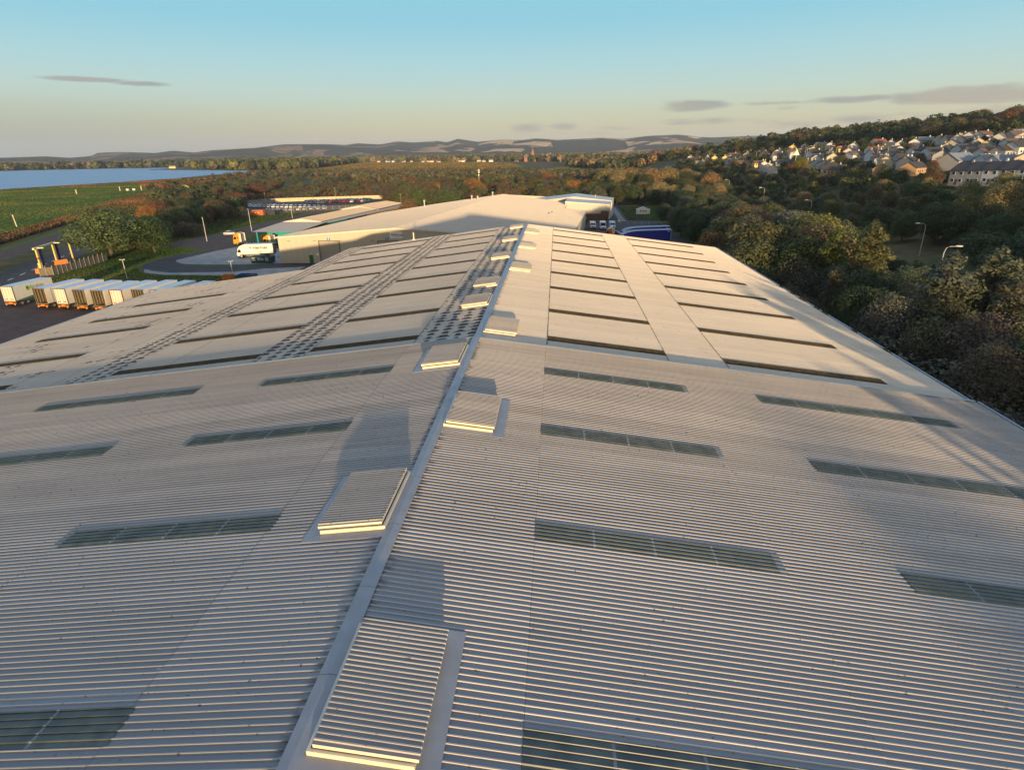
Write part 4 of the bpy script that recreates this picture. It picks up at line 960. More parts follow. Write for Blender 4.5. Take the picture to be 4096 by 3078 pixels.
def make_curtain(label, loc, rz_):
    t = thing('curtain_trailer', label, 'trailer', loc, rz_, 'blue curtain sided trailers')
    blue = pm('blue_curtain', (.03, .042, .34), .45, .1, 1.2, 0, stretch=(1.5, 1, .1)); wht = pm('trailer_white', (.72, .74, .76), .45, .05)
    L = 15.5; prof = [(0.0, 1.0), (0.0, 2.9), (.6, 3.3), (1.6, 3.68), (2.8, 3.92), (4.2, 4.05), (6, 4.12), (L, 4.12), (L, 1.0)]
    mb = MB().prism(prof, -1.27, 1.27, 'y')
    for x in np.arange(.7, L, .62): mb.box(x - .02, x + .02, -1.295, -1.27, 1.0, 2.95 + min(1.0, x * .3))
    mb.build('curtain', blue, t)
    mb = MB()
    top = prof[1:8]
    for sy in (-1, 1):
        for (a, b) in zip(top[:-1], top[1:]):
            y0, y1 = sorted((sy * 1.2, sy * 1.34)); mb.add([(a[0], y0, a[1] - .1), (b[0], y0, b[1] - .1), (b[0], y1, b[1] - .1), (a[0], y1, a[1] - .1), (a[0], y0, a[1] + .06), (b[0], y0, b[1] + .06), (b[0], y1, b[1] + .06), (a[0], y1, a[1] + .06)], [(0, 1, 5, 4), (2, 3, 7, 6), (4, 5, 6, 7), (0, 3, 2, 1), (0, 4, 7, 3), (1, 2, 6, 5)])
    mb.box(L - .06, L + .04, -1.3, 1.3, 1.0, 4.18); mb.build('roof_rail', wht, t)
    mb = MB()
    for (a, b) in zip(top[:-1], top[1:]): mb.quad((a[0], -1.25, a[1] + .02), (b[0], -1.25, b[1] + .02), (b[0], 1.25, b[1] + .02), (a[0], 1.25, a[1] + .02))
    mb.build('roof', pm('translucent_roof', (.18, .22, .36), .5), t)
    MB().box(.3, .6, -1.3, -1.27, 2.7, 3.0).box(L - 1.1, L - .5, -1.3, -1.27, 3.5, 3.75).build('sticker', wht, t)
    MB().box(.2, L, -.5, .5, .7, 1.0).build('chassis', PLASTIC, t)
    for x in (10.6, 11.9, 13.2):
        for sy in (-1, 1): MB().disc((x, sy * 1.05, .48), .48, .35, 'y', 14).build('wheel', RUB, t)
    return t
make_curtain('nearer blue curtain trailer with white roof rail beyond the warehouse gable', (25.0, 187.9, .02), R_(11))
make_curtain('farther blue curtain trailer, mostly hidden behind the nearer one', (26.2, 196.3, .02), R_(13))

def make_van(label, loc, rz_, c, h=2.55, group='white vans lined up by the depot'):
    t = thing('van', label, 'van', loc, rz_, group); w2 = 1.0
    prof = [(-2.7, .4), (-2.75, .8), (-2.6, 1.15), (-1.9, 1.4), (-1.2, h - .25), (-.9, h), (2.6, h), (2.75, h - .3), (2.75, .4)]
    painted(MB().prism(prof, -w2, w2, 'x').build('body', PAINTM, t), c)
    MB().add([(-.9, -1.92, 1.43), (.9, -1.92, 1.43), (.82, -1.27, h - .33), (-.82, -1.27, h - .33)], [(0, 1, 2, 3)]).build('windscreen', GLASS, t)
    for sx in (-1, 1):
        MB().quad((sx * 1.01, -1.6, 1.4), (sx * 1.01, -.5, 1.4), (sx * 1.01, -.5, 2.1), (sx * 1.01, -1.25, 2.1)).build('window', GLASS, t)
        MB().box(sx * 1.12 - .1, sx * 1.12 + .1, -1.55, -1.45, 1.35, 1.7).build('mirror', PLASTIC, t)
        MB().box(sx * .75 - .17, sx * .75 + .17, -2.76, -2.6, .85, 1.08).build('headlight', LAMPW, t)
        wheel(t, sx * .88, -1.8, .36); wheel(t, sx * .88, 1.7, .36)
    MB().box(-.5, .5, -2.78, -2.65, .75, 1.0).build('grille', PLASTIC, t); MB().box(-.95, .95, -2.8, -2.6, .38, .62).build('bumper', pm('bumper_grey', (.2, .2, .2), .6), t)
    return t
make_van('white van with low roof, parked closest to the depot wall', (18.7, 229.0, .02), R_(2), (.70, .70, .70), 2.4)
make_van('tall white van in the middle of the three by the depot', (22.2, 226.2, .02), R_(2), (.72, .72, .74), 2.8)
make_van('pale blue white van on the side of the three nearest the blue trailers', (25.9, 229.0, .02), R_(2), (.45, .55, .68), 2.4)
redc = make_car('small red car behind the white and orange lorry cab', None, (25.6, 209.5, .02), R_(60), (.4, .02, .03))
hid = make_van('white van half hidden among the trees right of the roof', (64, 127, .02), R_(60), (.7, .7, .72), 2.4, None)

# ------------------------------------------------------------------ height gantry, fence, lamps by the coast road
YW_ = pm('yellow_steel', (.70, .56, .16), .5, .1); NAVY = pm('navy_panel', (.03, .03, .10), .5, .15); ORB = pm('orange_barrier', (.75, .25, .05), .6, .1); PALE = pm('pale_steel', (.65, .62, .5), .5)
ga = thing('wash_gantry', 'yellow and navy vehicle wash frame straddling the coast road', 'gantry', (-131.2, 148.0, 0), R_(0))
v2 = Vector((-3.5, 9.6)); nn = Vector((v2.y, -v2.x)).normalized(); 
def gp(t, s, z): return (v2.x * t + nn.x * s, v2.y * t + nn.y * s, z)
for t in (0, 1):
    MB().tube([gp(t, 0, 0), gp(t, 0, 5.4)], .24, 4).build('post', YW_, ga)
    for s0, nm in ((.28, 'brush_panel'),):
        p = MB(); p.add([gp(t + d, s_, z) for d in (.03, .19) for s_ in (s0, s0 + .12) for z in (.4, 5.1)], [(0, 1, 3, 2), (4, 6, 7, 5), (0, 4, 5, 1), (2, 3, 7, 6), (1, 5, 7, 3), (0, 2, 6, 4)]); p.build(nm, NAVY, ga)
MB().tube([gp(-.12, 0, 5.4), gp(1.22, 0, 5.4)], .32, 4).tube([gp(0, -.4, 5.45), gp(0, 1.9, 5.45)], .16, 4).tube([gp(1.0, -.4, 5.45), gp(1.0, 1.9, 5.45)], .16, 4).build('beam', pm('beam_cream', (.7, .62, .3), .5), ga)
MB().tube([gp(0, 0, .2), gp(0, 0, 1.6)], .5, 4).build('control_box', YW_, ga)
MB().box(.1, .4, -.45, -.3, 2.6, 3.0).build('signal_lamp', pm('red_lamp', (.5, .03, .03), .4), ga)
for i, (x, y, L, r_) in enumerate(((-125.7, 143.2, 4.4, 52), (-131.6, 155.2, 3.6, 68))):
    t = thing('orange_barrier', ['longer orange plastic barrier at the near foot of the wash frame', 'shorter orange plastic barrier at the far foot of the wash frame'][i], 'barrier', (x, y, 0), R_(r_))
    MB().prism([(-.35, 0), (.35, 0), (.3, .35), (.12, .6), (.12, 1.1), (-.12, 1.1), (-.12, .6), (-.3, .35)], -L / 2, L / 2, 'x').build('barrier_body', ORB, t)
    MB().box(-L / 2 + .2, L / 2 - .2, -.16, .16, 1.1, 1.2).build('top_rail', ORB, t)
bar = thing('bent_post', 'yellow bent height post beyond the wash frame', 'post', (-131.7, 160.0, 0))
MB().tube([(0, 0, 0), (0, 0, 4.7), (-1.0, .9, 4.9)], .2, 6).build('post', YW_, bar); MB().tube([(-1.0, .9, 4.9), (-1.0, .9, 2.6)], .05, 4).build('hanging_chain', PALE, bar)
fe = thing('panel_fence', 'weathered grey fence of tall bays beside the coast road', 'fence', (-122.8, 138.0, 0))
fp = [(-122.8, 138.0), (-120.6, 139.6), (-120.9, 146), (-121.5, 153.2), (-122.2, 161)]
FEN = pm('weathered_boards', (.16, .135, .10), .85, .25, 2, stretch=(3, 3, .3)); mb = MB()
for a, b in zip(fp[:-1], fp[1:]):
    n_ = max(1, round(math.hypot(b[0] - a[0], b[1] - a[1]) / 1.8))
    for i in range(n_):
        p0 = [a[k] + (b[k] - a[k]) * i / n_ - fp[0][k] for k in (0, 1)]; p1 = [a[k] + (b[k] - a[k]) * (i + 1) / n_ - fp[0][k] for k in (0, 1)]
        mb.quad((*p0, .1), (*p1, .1), (*p1, 2.0), (*p0, 2.0)); MB().tube([(*p0, 0), (*p0, 2.2), (p0[0] + .25, p0[1] - .1, 2.45)], .1, 4).build('post', pm('fence_post', (.3, .26, .19), .8), fe)
mb.build('boards', FEN, fe)

def lamp(label, loc, h, kind='single', rz_=0.0, group=None, name='street_lamp', cat='street lamp'):
    t = thing(name, label, cat, loc, rz_, group)
    steel = pm('lamp_steel', (.55, .55, .52), .5, .08)
    if kind == 'arm':
        MB().tube([(0, 0, 0), (0, 0, h * .86), (-.25, 0, h * .965), (-.8, 0, h), (-1.9, 0, h + .04)], [.10, .075, .06, .05, .05], 6).build('pole', steel, t)
        mb = MB(); v = []
        for x, s in ((-1.8, .12), (-2.1, .28), (-2.6, .3), (-2.95, .12)): v += [(x, -s, h), (x, s, h), (x, s * .5, h + .24), (x, -s * .5, h + .24)]
        mb.add(v, [(0, 1, 2, 3), (12, 15, 14, 13)] + [(4 * i + k, 4 * i + 4 + k, 4 * i + 4 + (k + 1) % 4, 4 * i + (k + 1) % 4) for i in range(3) for k in range(4)]); mb.build('lamp_head', pm('lamp_head', (.62, .60, .50), .4), t)
    elif kind == 'twin':
        MB().tube([(0, 0, 0), (0, 0, h)], [.11, .07], 6).build('pole', pm('pale_pole', (.5, .49, .45), .6), t)
        MB().box(-.5, .5, -.07, .07, h, h + .1).build('crossbar', MATS['pale_pole'], t)
        for sx in (-1, 1): MB().box(sx * .42 - .2, sx * .42 + .2, -.25, .15, h + .08, h + .25).build('lamp_head', pm('flood_head', (.3, .3, .3), .5), t)
    elif kind == 'plain':
        MB().tube([(0, 0, 0), (0, 0, h)], [.13, .08], 6).build('pole', pm('pale_pole', (.5, .49, .45), .6), t); MB().box(-.18, .18, -.5, .1, h - .05, h + .1).build('lamp_head', pm('flood_head', (.3, .3, .3), .5), t)
    else:
        MB().tube([(0, 0, 0), (0, 0, h)], [.16, .11], 6).build('pole', pm('timber_pole', (.30, .22, .14), .8), t); MB().box(-.6, .6, -.06, .06, h - .5, h - .38).build('crossarm', MATS['timber_pole'], t)
    return t
lamp('pale pole with a twin floodlight on the lawn behind the trailers', (-97.4, 134.2, 0), 4.6, 'twin', R_(15), name='floodlight_pole', cat='floodlight')
lamp('tall pale lamp pole beside the loop road near the silver car', (-114.7, 199.2, 0), 8.0, 'plain', R_(20))
lamp('tall lamp pole standing behind the two yellow lorries', (-113.2, 228.2, 0), 8.2, 'plain')
lamp('slim pole at the roadside in front of the car storage yard', (-117.6, 276.6, 0), 6.0, 'plain')
lamp('low floodlight pole with black head beside the orange skip', (-73.1, 138.1, 0), 3.5, 'twin', R_(40), name='floodlight_pole', cat='floodlight')
lamp('pale lamp pole beyond the left corner of the car storage yard', (-181.2, 383.6, 0), 5.2, 'plain')
lamp('timber pole in the brown scrub behind the car storage wall', (-141.4, 401.5, 0), 7.2, 'timber', name='timber_pole', cat='pole')
lamp('timber pole in the scrub by the right end of the storage wall', (-110, 408, 0), 4.5, 'timber', name='timber_pole', cat='pole')
lamp('timber pole in front of the red leaved bushes', (-78, 325, 0), 7.5, 'timber', name='timber_pole', cat='pole')
lamp('tall sunlit timber pole beside the orange tree behind the depot roof', (-62, 352, 0), 10.0, 'timber', name='timber_pole', cat='pole')
lamp('short pale pole among the dark trees left of the scrub', (-246, 544, 0), 8, 'plain'); lamp('short pale pole at the shore side of the dark trees', (-282, 561, 0), 8, 'plain')
lamp('curved arm lamp behind the depot roof, left of the sunlit timber pole', (-76, 346, 0), 4.2, 'arm', R_(180)); lamp('curved arm lamp behind the depot roof, right of the sunlit timber pole', (-60, 378, 0), 4.6, 'arm', R_(180))
lamp('tall curved arm street lamp standing clear in the grass gap of the wood', (99.8, 163.2, 0.05), 8.4, 'arm', R_(8))
lamp('curved arm street lamp rising among the pines, its head turned away from the roof', (82.4, 125.2, 0), 8.3, 'arm', R_(170))
for i, (x, y, d) in enumerate(((100.5, 238.2, 0), (106.2, 310.7, 0), (109.3, 385.9, 0), (111.7, 442.4, 0), (111.6, 494.0, 0), (107.5, 536.3, 0), (96.5, 515.6, 0))):
    lamp('street lamp whose head just shows above the tree tops along the hidden road', (x, y, tz(x, y)), 8.5, 'arm', R_(10), 'lamp heads above the tree tops')
ms = thing('phone_mast', 'slender mobile phone mast with pale antennas rising from the autumn trees', 'mast', (-51.5, 452, 0))
MB().tube([(0, 0, 0), (0, 0, 15.5)], [.4, .22], 8).build('pole', pm('mast_timber', (.33, .25, .14), .7), ms)
for k in range(3):
    a = k * 2.1; MB().tube([(.35 * math.cos(a), .35 * math.sin(a), 13.2), (.35 * math.cos(a), .35 * math.sin(a), 15.9)], .24, 6).build('antenna', pm('antenna_white', (.65, .64, .55), .5), ms)
MB().disc((0, -.6, 12.0), .5, .3, 'y', 12).build('dish', MATS['antenna_white'], ms)
po = thing('marker_post', 'leaning pale marker post standing alone in the green field', 'post', (-229.2, 248.5, 0)); MB().tube([(0, 0, 0), (-.35, 0, 5.0)], [.22, .2], 6).build('post', pm('marker_pale', (.6, .53, .35), .6), po); MB().tube([(-.32, 0, 4.5), (-.36, 0, 5.1)], .26, 6).build('cap', MATS['marker_pale'], po)
for i, (x, y) in enumerate(((-393, 488), (-386, 531), (-372, 540))):
    p_ = thing('marker_post', ['lone short pale post far out on the green field', 'left one of two pale posts beside white boxes at the shore end of the field', 'right one of two pale posts beside white boxes at the shore end of the field'][i], 'post', (x, y, 0)); MB().tube([(0, 0, 0), (0, 0, 3.2)], .4, 6).build('post', MATS['marker_pale'], p_); MB().tube([(0, 0, 3.0), (0, 0, 3.5)], .5, 6).build('cap', MATS['marker_pale'], p_)
for i, (x, y) in enumerate(((-381, 534), (-377, 537))):
    b_ = thing('white_box', 'white box on the grass between two pale posts at the shore', 'box', (x, y, 0), 0, 'white boxes at the shore'); MB().box(-1, 1, -.6, .6, 0, 1.3).build('body', WHITEP, b_); MB().box(-1.1, 1.1, -.7, .7, 1.3, 1.5).build('lid', WHITEP, b_)
yt = thing('yellow_tent', 'small bright yellow shelter in the dry grass near the shore', 'shelter', (-343, 560, 0)); MB().prism([(-2.6, 0), (2.6, 0), (2.6, 1.8), (0, 3), (-2.6, 1.8)], -2.5, 2.5, 'y').build('cover', pm('bright_yellow', (.7, .65, .1), .6), yt); MB().box(-.6, .6, -2.6, -2.48, 0, 1.7).build('door', PALE, yt)
# white lean-to structure behind the coast road fence
fs = thing('footbridge_canopy', 'pale slatted canopy on thin legs beside the upper road', 'canopy', (-165.5, 218, 0), R_(66)); MB().box(-4.5, 4.5, -1.1, 1.1, 2.3, 2.5).box(-3, 4.5, -1.1, 1.1, 3.0, 3.15).build('deck', pm('pale_canopy', (.5, .52, .54), .6), fs)
for x in (-4, 0, 4): MB().tube([(x, 0, 0), (x, 0, 2.4)], .1, 5).build('leg', MATS['galvanised'], fs)
wb = thing('roadside_cabinet', 'small white roadside cabinet by the upper road', 'cabinet', (-163, 203, 0)); MB().box(-.8, .8, -.4, .4, 0, 1.3).build('body', WHITEP, wb); MB().box(-.88, .88, -.48, .48, 1.3, 1.4).build('lid', WHITEP, wb)
# car storage yard walls and mesh
yw = thing('boundary_wall', 'long pale concrete wall lit by the sun behind the parked cars', 'wall', (-171.6, 376.9, 0)); mb = MB()
pts = [(-171.6, 376.9), (-150, 384.5), (-128, 391.5), (-108, 397)]
for a, b in zip(pts[:-1], pts[1:]):
    mb.quad((a[0] + 171.6, a[1] - 376.9, 0), (b[0] + 171.6, b[1] - 376.9, 0), (b[0] + 171.6, b[1] - 376.9, 2.2), (a[0] + 171.6, a[1] - 376.9, 2.2))
mb.build('panels', pm('pale_concrete', (.55, .47, .30), .8, .1, .6), yw)
mb = MB()
for a, b in zip(pts[:-1], pts[1:]):
    for t in np.linspace(0, 1, 9): x, y = a[0] + (b[0] - a[0]) * t + 171.6, a[1] + (b[1] - a[1]) * t - 376.9; MB().box(x - .1, x + .1, y - .15, y + .05, 0, 2.3).build('pier', pm('pale_pier', (.48, .41, .27), .8), yw)
yf = thing('palisade_fence', 'grey palisade fence closing the left side of the car storage yard', 'fence', (-188, 352, 0)); mb = MB()
for i in range(120): t = i / 119; x, y = t * 16.5, t * 25.5; mb.box(x - .04, x + .04, y - .02, y + .02, 0, 2.3)
mb.build('pales', MATS['galvanised'], yf); MB().tube([(0, 0, 2.0), (16.5, 25.5, 2.0)], .06, 4).tube([(0, 0, .4), (16.5, 25.5, .4)], .06, 4).build('rails', MATS['galvanised'], yf)
mf = thing('mesh_fence', 'see-through mesh fence along the near side of the car storage yard', 'fence', (-143, 304, 0)); mb = MB()
for i in range(15):
    t = i / 14; MB().tube([(t * 42, t * 19, 0), (t * 42, t * 19, 2.2)], .06, 5).build('post', MATS['galvanised'], mf)
mb = MB()
for z in np.arange(.15, 2.2, .2): mb.tube([(0, 0, z), (42, 19, z)], .022, 3)
for i in range(150): t = i / 149; mb.tube([(42 * t, 19 * t, 0), (42 * t, 19 * t, 2.2)], .015, 3)
mb.build('mesh', pm('pale_mesh', (.42, .38, .28), .6), mf)

# ------------------------------------------------------------------ trees
def leaves(lobes, n, size, rng, up=0.15, inner=0.12):
    """leaf clumps spread over the shells of several lobes; lobes: (cx, cy, cz, rx, ry, rz)"""
    L = np.array(lobes, float); w = (L[:, 3] * L[:, 4] + L[:, 3] * L[:, 5]); w /= w.sum()
    k = rng.choice(len(L), n, p=w)
    d = rng.normal(size=(n, 3)); d[:, 2] += up; d /= np.linalg.norm(d, axis=1)[:, None]
    r = 1 - np.abs(rng.normal(0, .10, n)); ins = rng.random(n) < inner; r[ins] = rng.uniform(.3, .9, ins.sum())
    r *= 1 + rng.normal(0, .05, n)
    P = L[k, :3] + d * r[:, None] * L[k, 3:6]
    # drop clumps buried deep in other lobes
    q = ((P[:, None, :] - L[None, :, :3]) / L[None, :, 3:6]); m = (np.sqrt((q ** 2).sum(-1)).min(1) > .55) | ins
    P, d = P[m], d[m]; n = len(P)
    nrm = d + np.array([0, 0, .25]) + rng.normal(0, .36, (n, 3)); nrm /= np.linalg.norm(nrm, axis=1)[:, None]
    a = np.cross(nrm, rng.normal(size=(n, 3))); a /= np.linalg.norm(a, axis=1)[:, None]; b = np.cross(nrm, a)
    s = size * rng.uniform(.55, 1.35, (n, 1)); t = s * rng.uniform(.5, .95, (n, 1))
    return np.stack([P - a * s - b * t * .6, P + a * s * .7 - b * t, P + a * s + b * t * .6, P - a * s * .6 + b * t], 1)
def broad_lobes(rng, H, R, base=.3, k=13):
    lo = []
    for i in range(k):
        t = (i + .5) / k; z = H * (base + (1 - base) * (.12 + .76 * t)); prof = math.sin(math.pi * min(.97, (.18 + .80 * t))) ** .6
        rr = R * prof * rng.uniform(.45, .75); a = i * 2.4 + rng.uniform(-.4, .4)
        s = R * rng.uniform(.36, .55) * (.75 + .35 * prof)
        lo.append((rr * math.cos(a), rr * math.sin(a), z, s, s, s * rng.uniform(.7, .95)))
    lo.append((0, 0, H * .62, R * .6, R * .6, H * .25)); lo.append((0, 0, H * .86, R * .38, R * .38, H * .13)); return lo
def trunk_mb(rng, H, R, r0, limbs=5):
    mb = MB(); mb.tube([(0, 0, -.3), (.02 * H * rng.uniform(-1, 1), .02 * H * rng.uniform(-1, 1), H * .4), (0, 0, H * .85)], [r0, r0 * .7, r0 * .15], 7)
    for i in range(limbs):
        a = i * 2.4 + rng.uniform(-.4, .4); z = H * rng.uniform(.25, .5); e = R * rng.uniform(.5, .85)
        mb.tube([(0, 0, z), (e * .45 * math.cos(a), e * .45 * math.sin(a), z + H * .12), (e * math.cos(a), e * math.sin(a), z + H * rng.uniform(.22, .36))], [r0 * .45, r0 * .3, r0 * .08], 5)
    return mb
PROTO = {}
def proto(kind, i):
    """(name, crown mesh, trunk mesh) made once; unit: metres, about 10 m tall"""
    key = (kind, i)
    if key in PROTO: return PROTO[key]
    rng = np.random.default_rng(100 * len(kind) + i * 7 + sum(map(ord, kind)))
    if kind == 'broadleaf_tree': lo = broad_lobes(rng, 10, 4.2 + .5 * (i % 3), .16, 17); V = leaves(lo, 11000, .14, rng); tb = trunk_mb(rng, 10, 4, .28)
    elif kind == 'bare_tree':
        lo = broad_lobes(rng, 10, 3.6, .22, 18); V = leaves(lo, 6500, .10, rng, inner=.45); tb = trunk_mb(rng, 10.5, 4.6, .24, 12)
        for j in range(90):
            a = rng.uniform(0, 6.3); e = rng.uniform(.6, 2.9); z = rng.uniform(3.0, 7.6); l_ = rng.uniform(.6, 1.5)
            tb.tube([(e * math.cos(a), e * math.sin(a), z), ((e + l_ * .5) * math.cos(a + rng.normal(0, .3)), (e + l_ * .5) * math.sin(a + rng.normal(0, .3)), z + l_)], [.035, .012], 3)
    elif kind == 'pine_tree':
        lo = []
        for j in range(9):
            z = 2.0 + j * .92; rr = (2.9 - .27 * j) * rng.uniform(.75, 1.1)
            for q in range(max(2, 6 - j // 2)):
                a = q * 6.28 / max(2, 6 - j // 2) + j * .8 + rng.uniform(-.3, .3); s = .72 * rng.uniform(.7, 1.15); lo.append((rr * .72 * math.cos(a), rr * .72 * math.sin(a), z + rng.uniform(-.3, .3), s * 1.1, s * 1.1, s * .85))
        lo.append((0, 0, 5.2, 1.0, 1.0, 3.6)); lo.append((0, 0, 9.6, .4, .4, .9)); V = leaves(lo, 9000, .105, rng, up=.5); tb = trunk_mb(rng, 10, 2.4, .24, 4)
    elif kind == 'poplar_tree': lo = [(rng.normal(0, .5), rng.normal(0, .5), 1.8 + j * .7, 1.3 - .009 * j * j, 1.3 - .009 * j * j, 1.1) for j in range(11)]; V = leaves(lo, 3500, .16, rng); tb = trunk_mb(rng, 10, 1.5, .18, 4)
    else:   # bush
        lo = [(rng.normal(0, 2.6), rng.normal(0, 2.6), rng.uniform(1.5, 3.8), *(rng.uniform(2.0, 3.2),) * 2, rng.uniform(1.8, 3.2)) for j in range(12)]; V = leaves(lo, 6000, .17, rng); tb = trunk_mb(rng, 4.5, 3, .2, 6)
    crown = quads_mesh('crown', V, LEAF); o = tb.build('trunk', PALEBARK if kind == 'bare_tree' else BARK); tm = o.data; bpy.data.objects.remove(o)
    PROTO[key] = (crown, tm); return PROTO[key]
TREES = []
def tree(kind, x, y, h, col, label, cat, group=None, wide=1.0, rng=random, rot=None, name=None):
    v = rng.randrange(5 if kind == 'broadleaf_tree' else 3)
    cm, tm = proto(kind, v)
    base = 5.2 if kind == 'bush' else 10.6
    s = h / base
    t = bpy.data.objects.new(name or kind, None); scene.collection.objects.link(t); t.empty_display_size = .5
    t.location = (x, y, tz(x, y) - .1); t.rotation_euler = (0, 0, rng.uniform(0, 6.28) if rot is None else rot); t.scale = (s * wide, s * wide, s)
    t['label'] = label; t['category'] = cat
    if group: t['group'] = group
    c = bpy.data.objects.new('crown', cm); scene.collection.objects.link(c); c.parent = t
    j = lambda: rng.uniform(.85, 1.15)
    c.color = (col[0] * j(), col[1] * j(), col[2] * j(), 1)
    k = bpy.data.objects.new('trunk', tm); scene.collection.objects.link(k); k.parent = t
    TREES.append((x, y, h)); return t
PAL = {'dark green': (.075, .092, .044), 'olive': (.12, .13, .055), 'yellow green': (.18, .175, .06), 'brown': (.14, .116, .062), 'russet': (.17, .105, .06), 'orange': (.30, .16, .05), 'golden': (.28, .205, .10), 'red': (.28, .085, .06), 'grey green': (.115, .13, .078), 'grey brown': (.135, .13, .095)}
def inpoly(x, y, P):
    c = False
    for i in range(len(P)):
        (x1, y1), (x2, y2) = P[i], P[(i + 1) % len(P)]
        if (y1 > y) != (y2 > y) and x < (x2 - x1) * (y - y1) / (y2 - y1) + x1: c = not c
    return c
KINDN = {'broadleaf_tree': 'tree', 'bare_tree': 'tree', 'pine_tree': 'pine', 'poplar_tree': 'tree', 'bush': 'bush'}
WORDS = {'broadleaf_tree': 'round crowned tree', 'bare_tree': 'thin leaved tree with pale limbs', 'pine_tree': 'pine', 'poplar_tree': 'narrow tree', 'bush': 'bush'}
def wood(seed, poly, spacing, hfun, mixk, place, avoid=None, view=True, limit=400, wide=1.0):
    """scatter individual trees over a polygon; mixk: (kind, colour name, weight)"""
    rng = random.Random(seed); xs = [p[0] for p in poly]; ys = [p[1] for p in poly]; pts = []; grid = {}
    n_try = int((max(xs) - min(xs)) * (max(ys) - min(ys)) / spacing ** 2 * 9)
    for _ in range(n_try):
        x, y = rng.uniform(min(xs), max(xs)), rng.uniform(min(ys), max(ys))
        if not inpoly(x, y, poly) or (avoid and avoid(x, y)): continue
        if view and not in_view(x, y, tz(x, y) + 8, 25, 25): continue
        g = (int(x // spacing), int(y // spacing))
        if any((x - a) ** 2 + (y - b) ** 2 < spacing ** 2 for i in (-1, 0, 1) for j in (-1, 0, 1) for a, b in grid.get((g[0] + i, g[1] + j), [])): continue
        grid.setdefault(g, []).append((x, y)); pts.append((x, y))
        if len(pts) >= limit: break
    for x, y in pts:
        kind, cn, _ = rng.choices(mixk, [m_[2] for m_ in mixk])[0]
        h = hfun(x, y, rng) * (.55 if kind == 'bush' else 1)
        if h < 1.5: continue
        QUEUE.append((h / math.hypot(x - 5, y) if view else 0.02, kind, x, y, h, cn, place, wide * rng.uniform(.9, 1.15), rng.random()))
    return len(pts)
QUEUE = []
KEEP = {'broadleaf_tree': 265, 'autumn_tree': 265, 'bush': 200, 'bare_tree': 150, 'pine_tree': 120}
def plant():
    """the trees that show largest become individual trees, the rest one mass"""
    QUEUE.sort(reverse=True); cnt = {}; rest = []
    for (_, kind, x, y, h, cn, place, wd, r_) in QUEUE:
        rng = random.Random(int(r_ * 1e9)); key = kind
        if kind == 'broadleaf_tree' and cn in ('brown', 'russet', 'orange', 'golden', 'red', 'grey brown'): key = 'autumn_tree'
        cnt[key] = cnt.get(key, 0) + 1
        if cnt[key] > KEEP.get(key, 100): rest.append((kind, x, y, h, cn, wd)); continue
        tree(kind, x, y, h, PAL[cn], f'{cn} {WORDS[kind]} {place}', KINDN[kind], f'{cn} {WORDS[kind]}s {place}', wd, rng, name=key)
    rg = np.random.default_rng(77); Vs, Ts = [], []; lib = []
    for i in range(6): lib.append(leaves(broad_lobes(rg, 10, 4.3 + .4 * (i % 3), .14, 12), 620, .5, rg))
    for kind, x, y, h, cn, wd in rest:
        s = h / 10.6; V = lib[rg.integers(6)]; an = rg.uniform(0, 6.28); c_, s_ = math.cos(an), math.sin(an)
        if kind == 'bush': s *= 1.35; zs = .62
        else: zs = 1.0
        W = np.empty_like(V); W[..., 0] = (V[..., 0] * c_ - V[..., 1] * s_) * s * wd + x; W[..., 1] = (V[..., 0] * s_ + V[..., 1] * c_) * s * wd + y; W[..., 2] = V[..., 2] * s * zs + tz(x, y) - .1
        Vs.append(W); Ts.append(np.tile(np.array(PAL[cn]) * rg.uniform(.85, 1.15), (len(V), 1)))
    o = bpy.data.objects.new('woodland', quads_mesh('woodland', np.concatenate(Vs), MASSLEAF, np.concatenate(Ts))); scene.collection.objects.link(o)
    o['kind'] = 'stuff'; o['label'] = 'crowded smaller trees filling the woods and hillside gardens'; o['category'] = 'woodland'
    print('trees', cnt, 'massed', len(rest))
U = lambda a, b: (lambda x, y, r: r.uniform(a, b))
# singled-out trees
rs_ = random.Random(3)
tree('broadleaf_tree', -126, 168, 14.5, PAL['olive'], 'big round olive tree beside the panel fence and coast road', 'tree', None, 1.5, rs_)
tree('broadleaf_tree', -118, 176, 11.5, PAL['dark green'], 'dark tree tucked against the right flank of the big round olive tree', 'tree', None, 1.2, rs_)
tree('broadleaf_tree', -160, 236, 10.0, PAL['orange'], 'bright orange tree standing out of the dark roadside trees', 'tree', None, .85, rs_)
tree('bare_tree', 53, 143, 14.5, (.24, .11, .06), 'pinkish thin leaved birch behind the right corner of the roof', 'tree', None, 1.0, rs_)
tree('broadleaf_tree', 36.5, 124, 12.4, (.17, .085, .045), 'copper brown bushy tree just past the far right roof corner', 'tree', None, .8, rs_)
tree('broadleaf_tree', 56, 122, 16.0, PAL['yellow green'], 'large yellow green tree above the middle of the right roof edge', 'tree', None, 1.15, rs_)
tree('pine_tree', 57, 103, 16.3, PAL['olive'], 'tall tapering pine with sunlit flanks left of the grass gap', 'pine', None, 1.25, rs_)
tree('pine_tree', 50, 100, 15.6, PAL['olive'], 'shorter pine between the yellow green tree and the tall tapering pine', 'pine', None, 1.1, rs_)
tree('pine_tree', 52, 74, 15.8, PAL['grey green'], 'dark bushy pine below the curved lamp, first of the right hand pine cluster', 'pine', None, 1.35, rs_)
tree('pine_tree', 57, 70, 13.6, PAL['grey green'], 'lower pine in the middle of the right hand pine cluster', 'pine', None, 1.2, rs_)
tree('pine_tree', 57, 73.5, 16.4, PAL['grey green'], 'tall pine at the right picture edge', 'pine', None, 1.3, rs_)
tree('poplar_tree', -54, 403, 12, (.26, .2, .03), 'slender bright yellow tree near the phone mast', 'tree', None, 1.5, rs_)
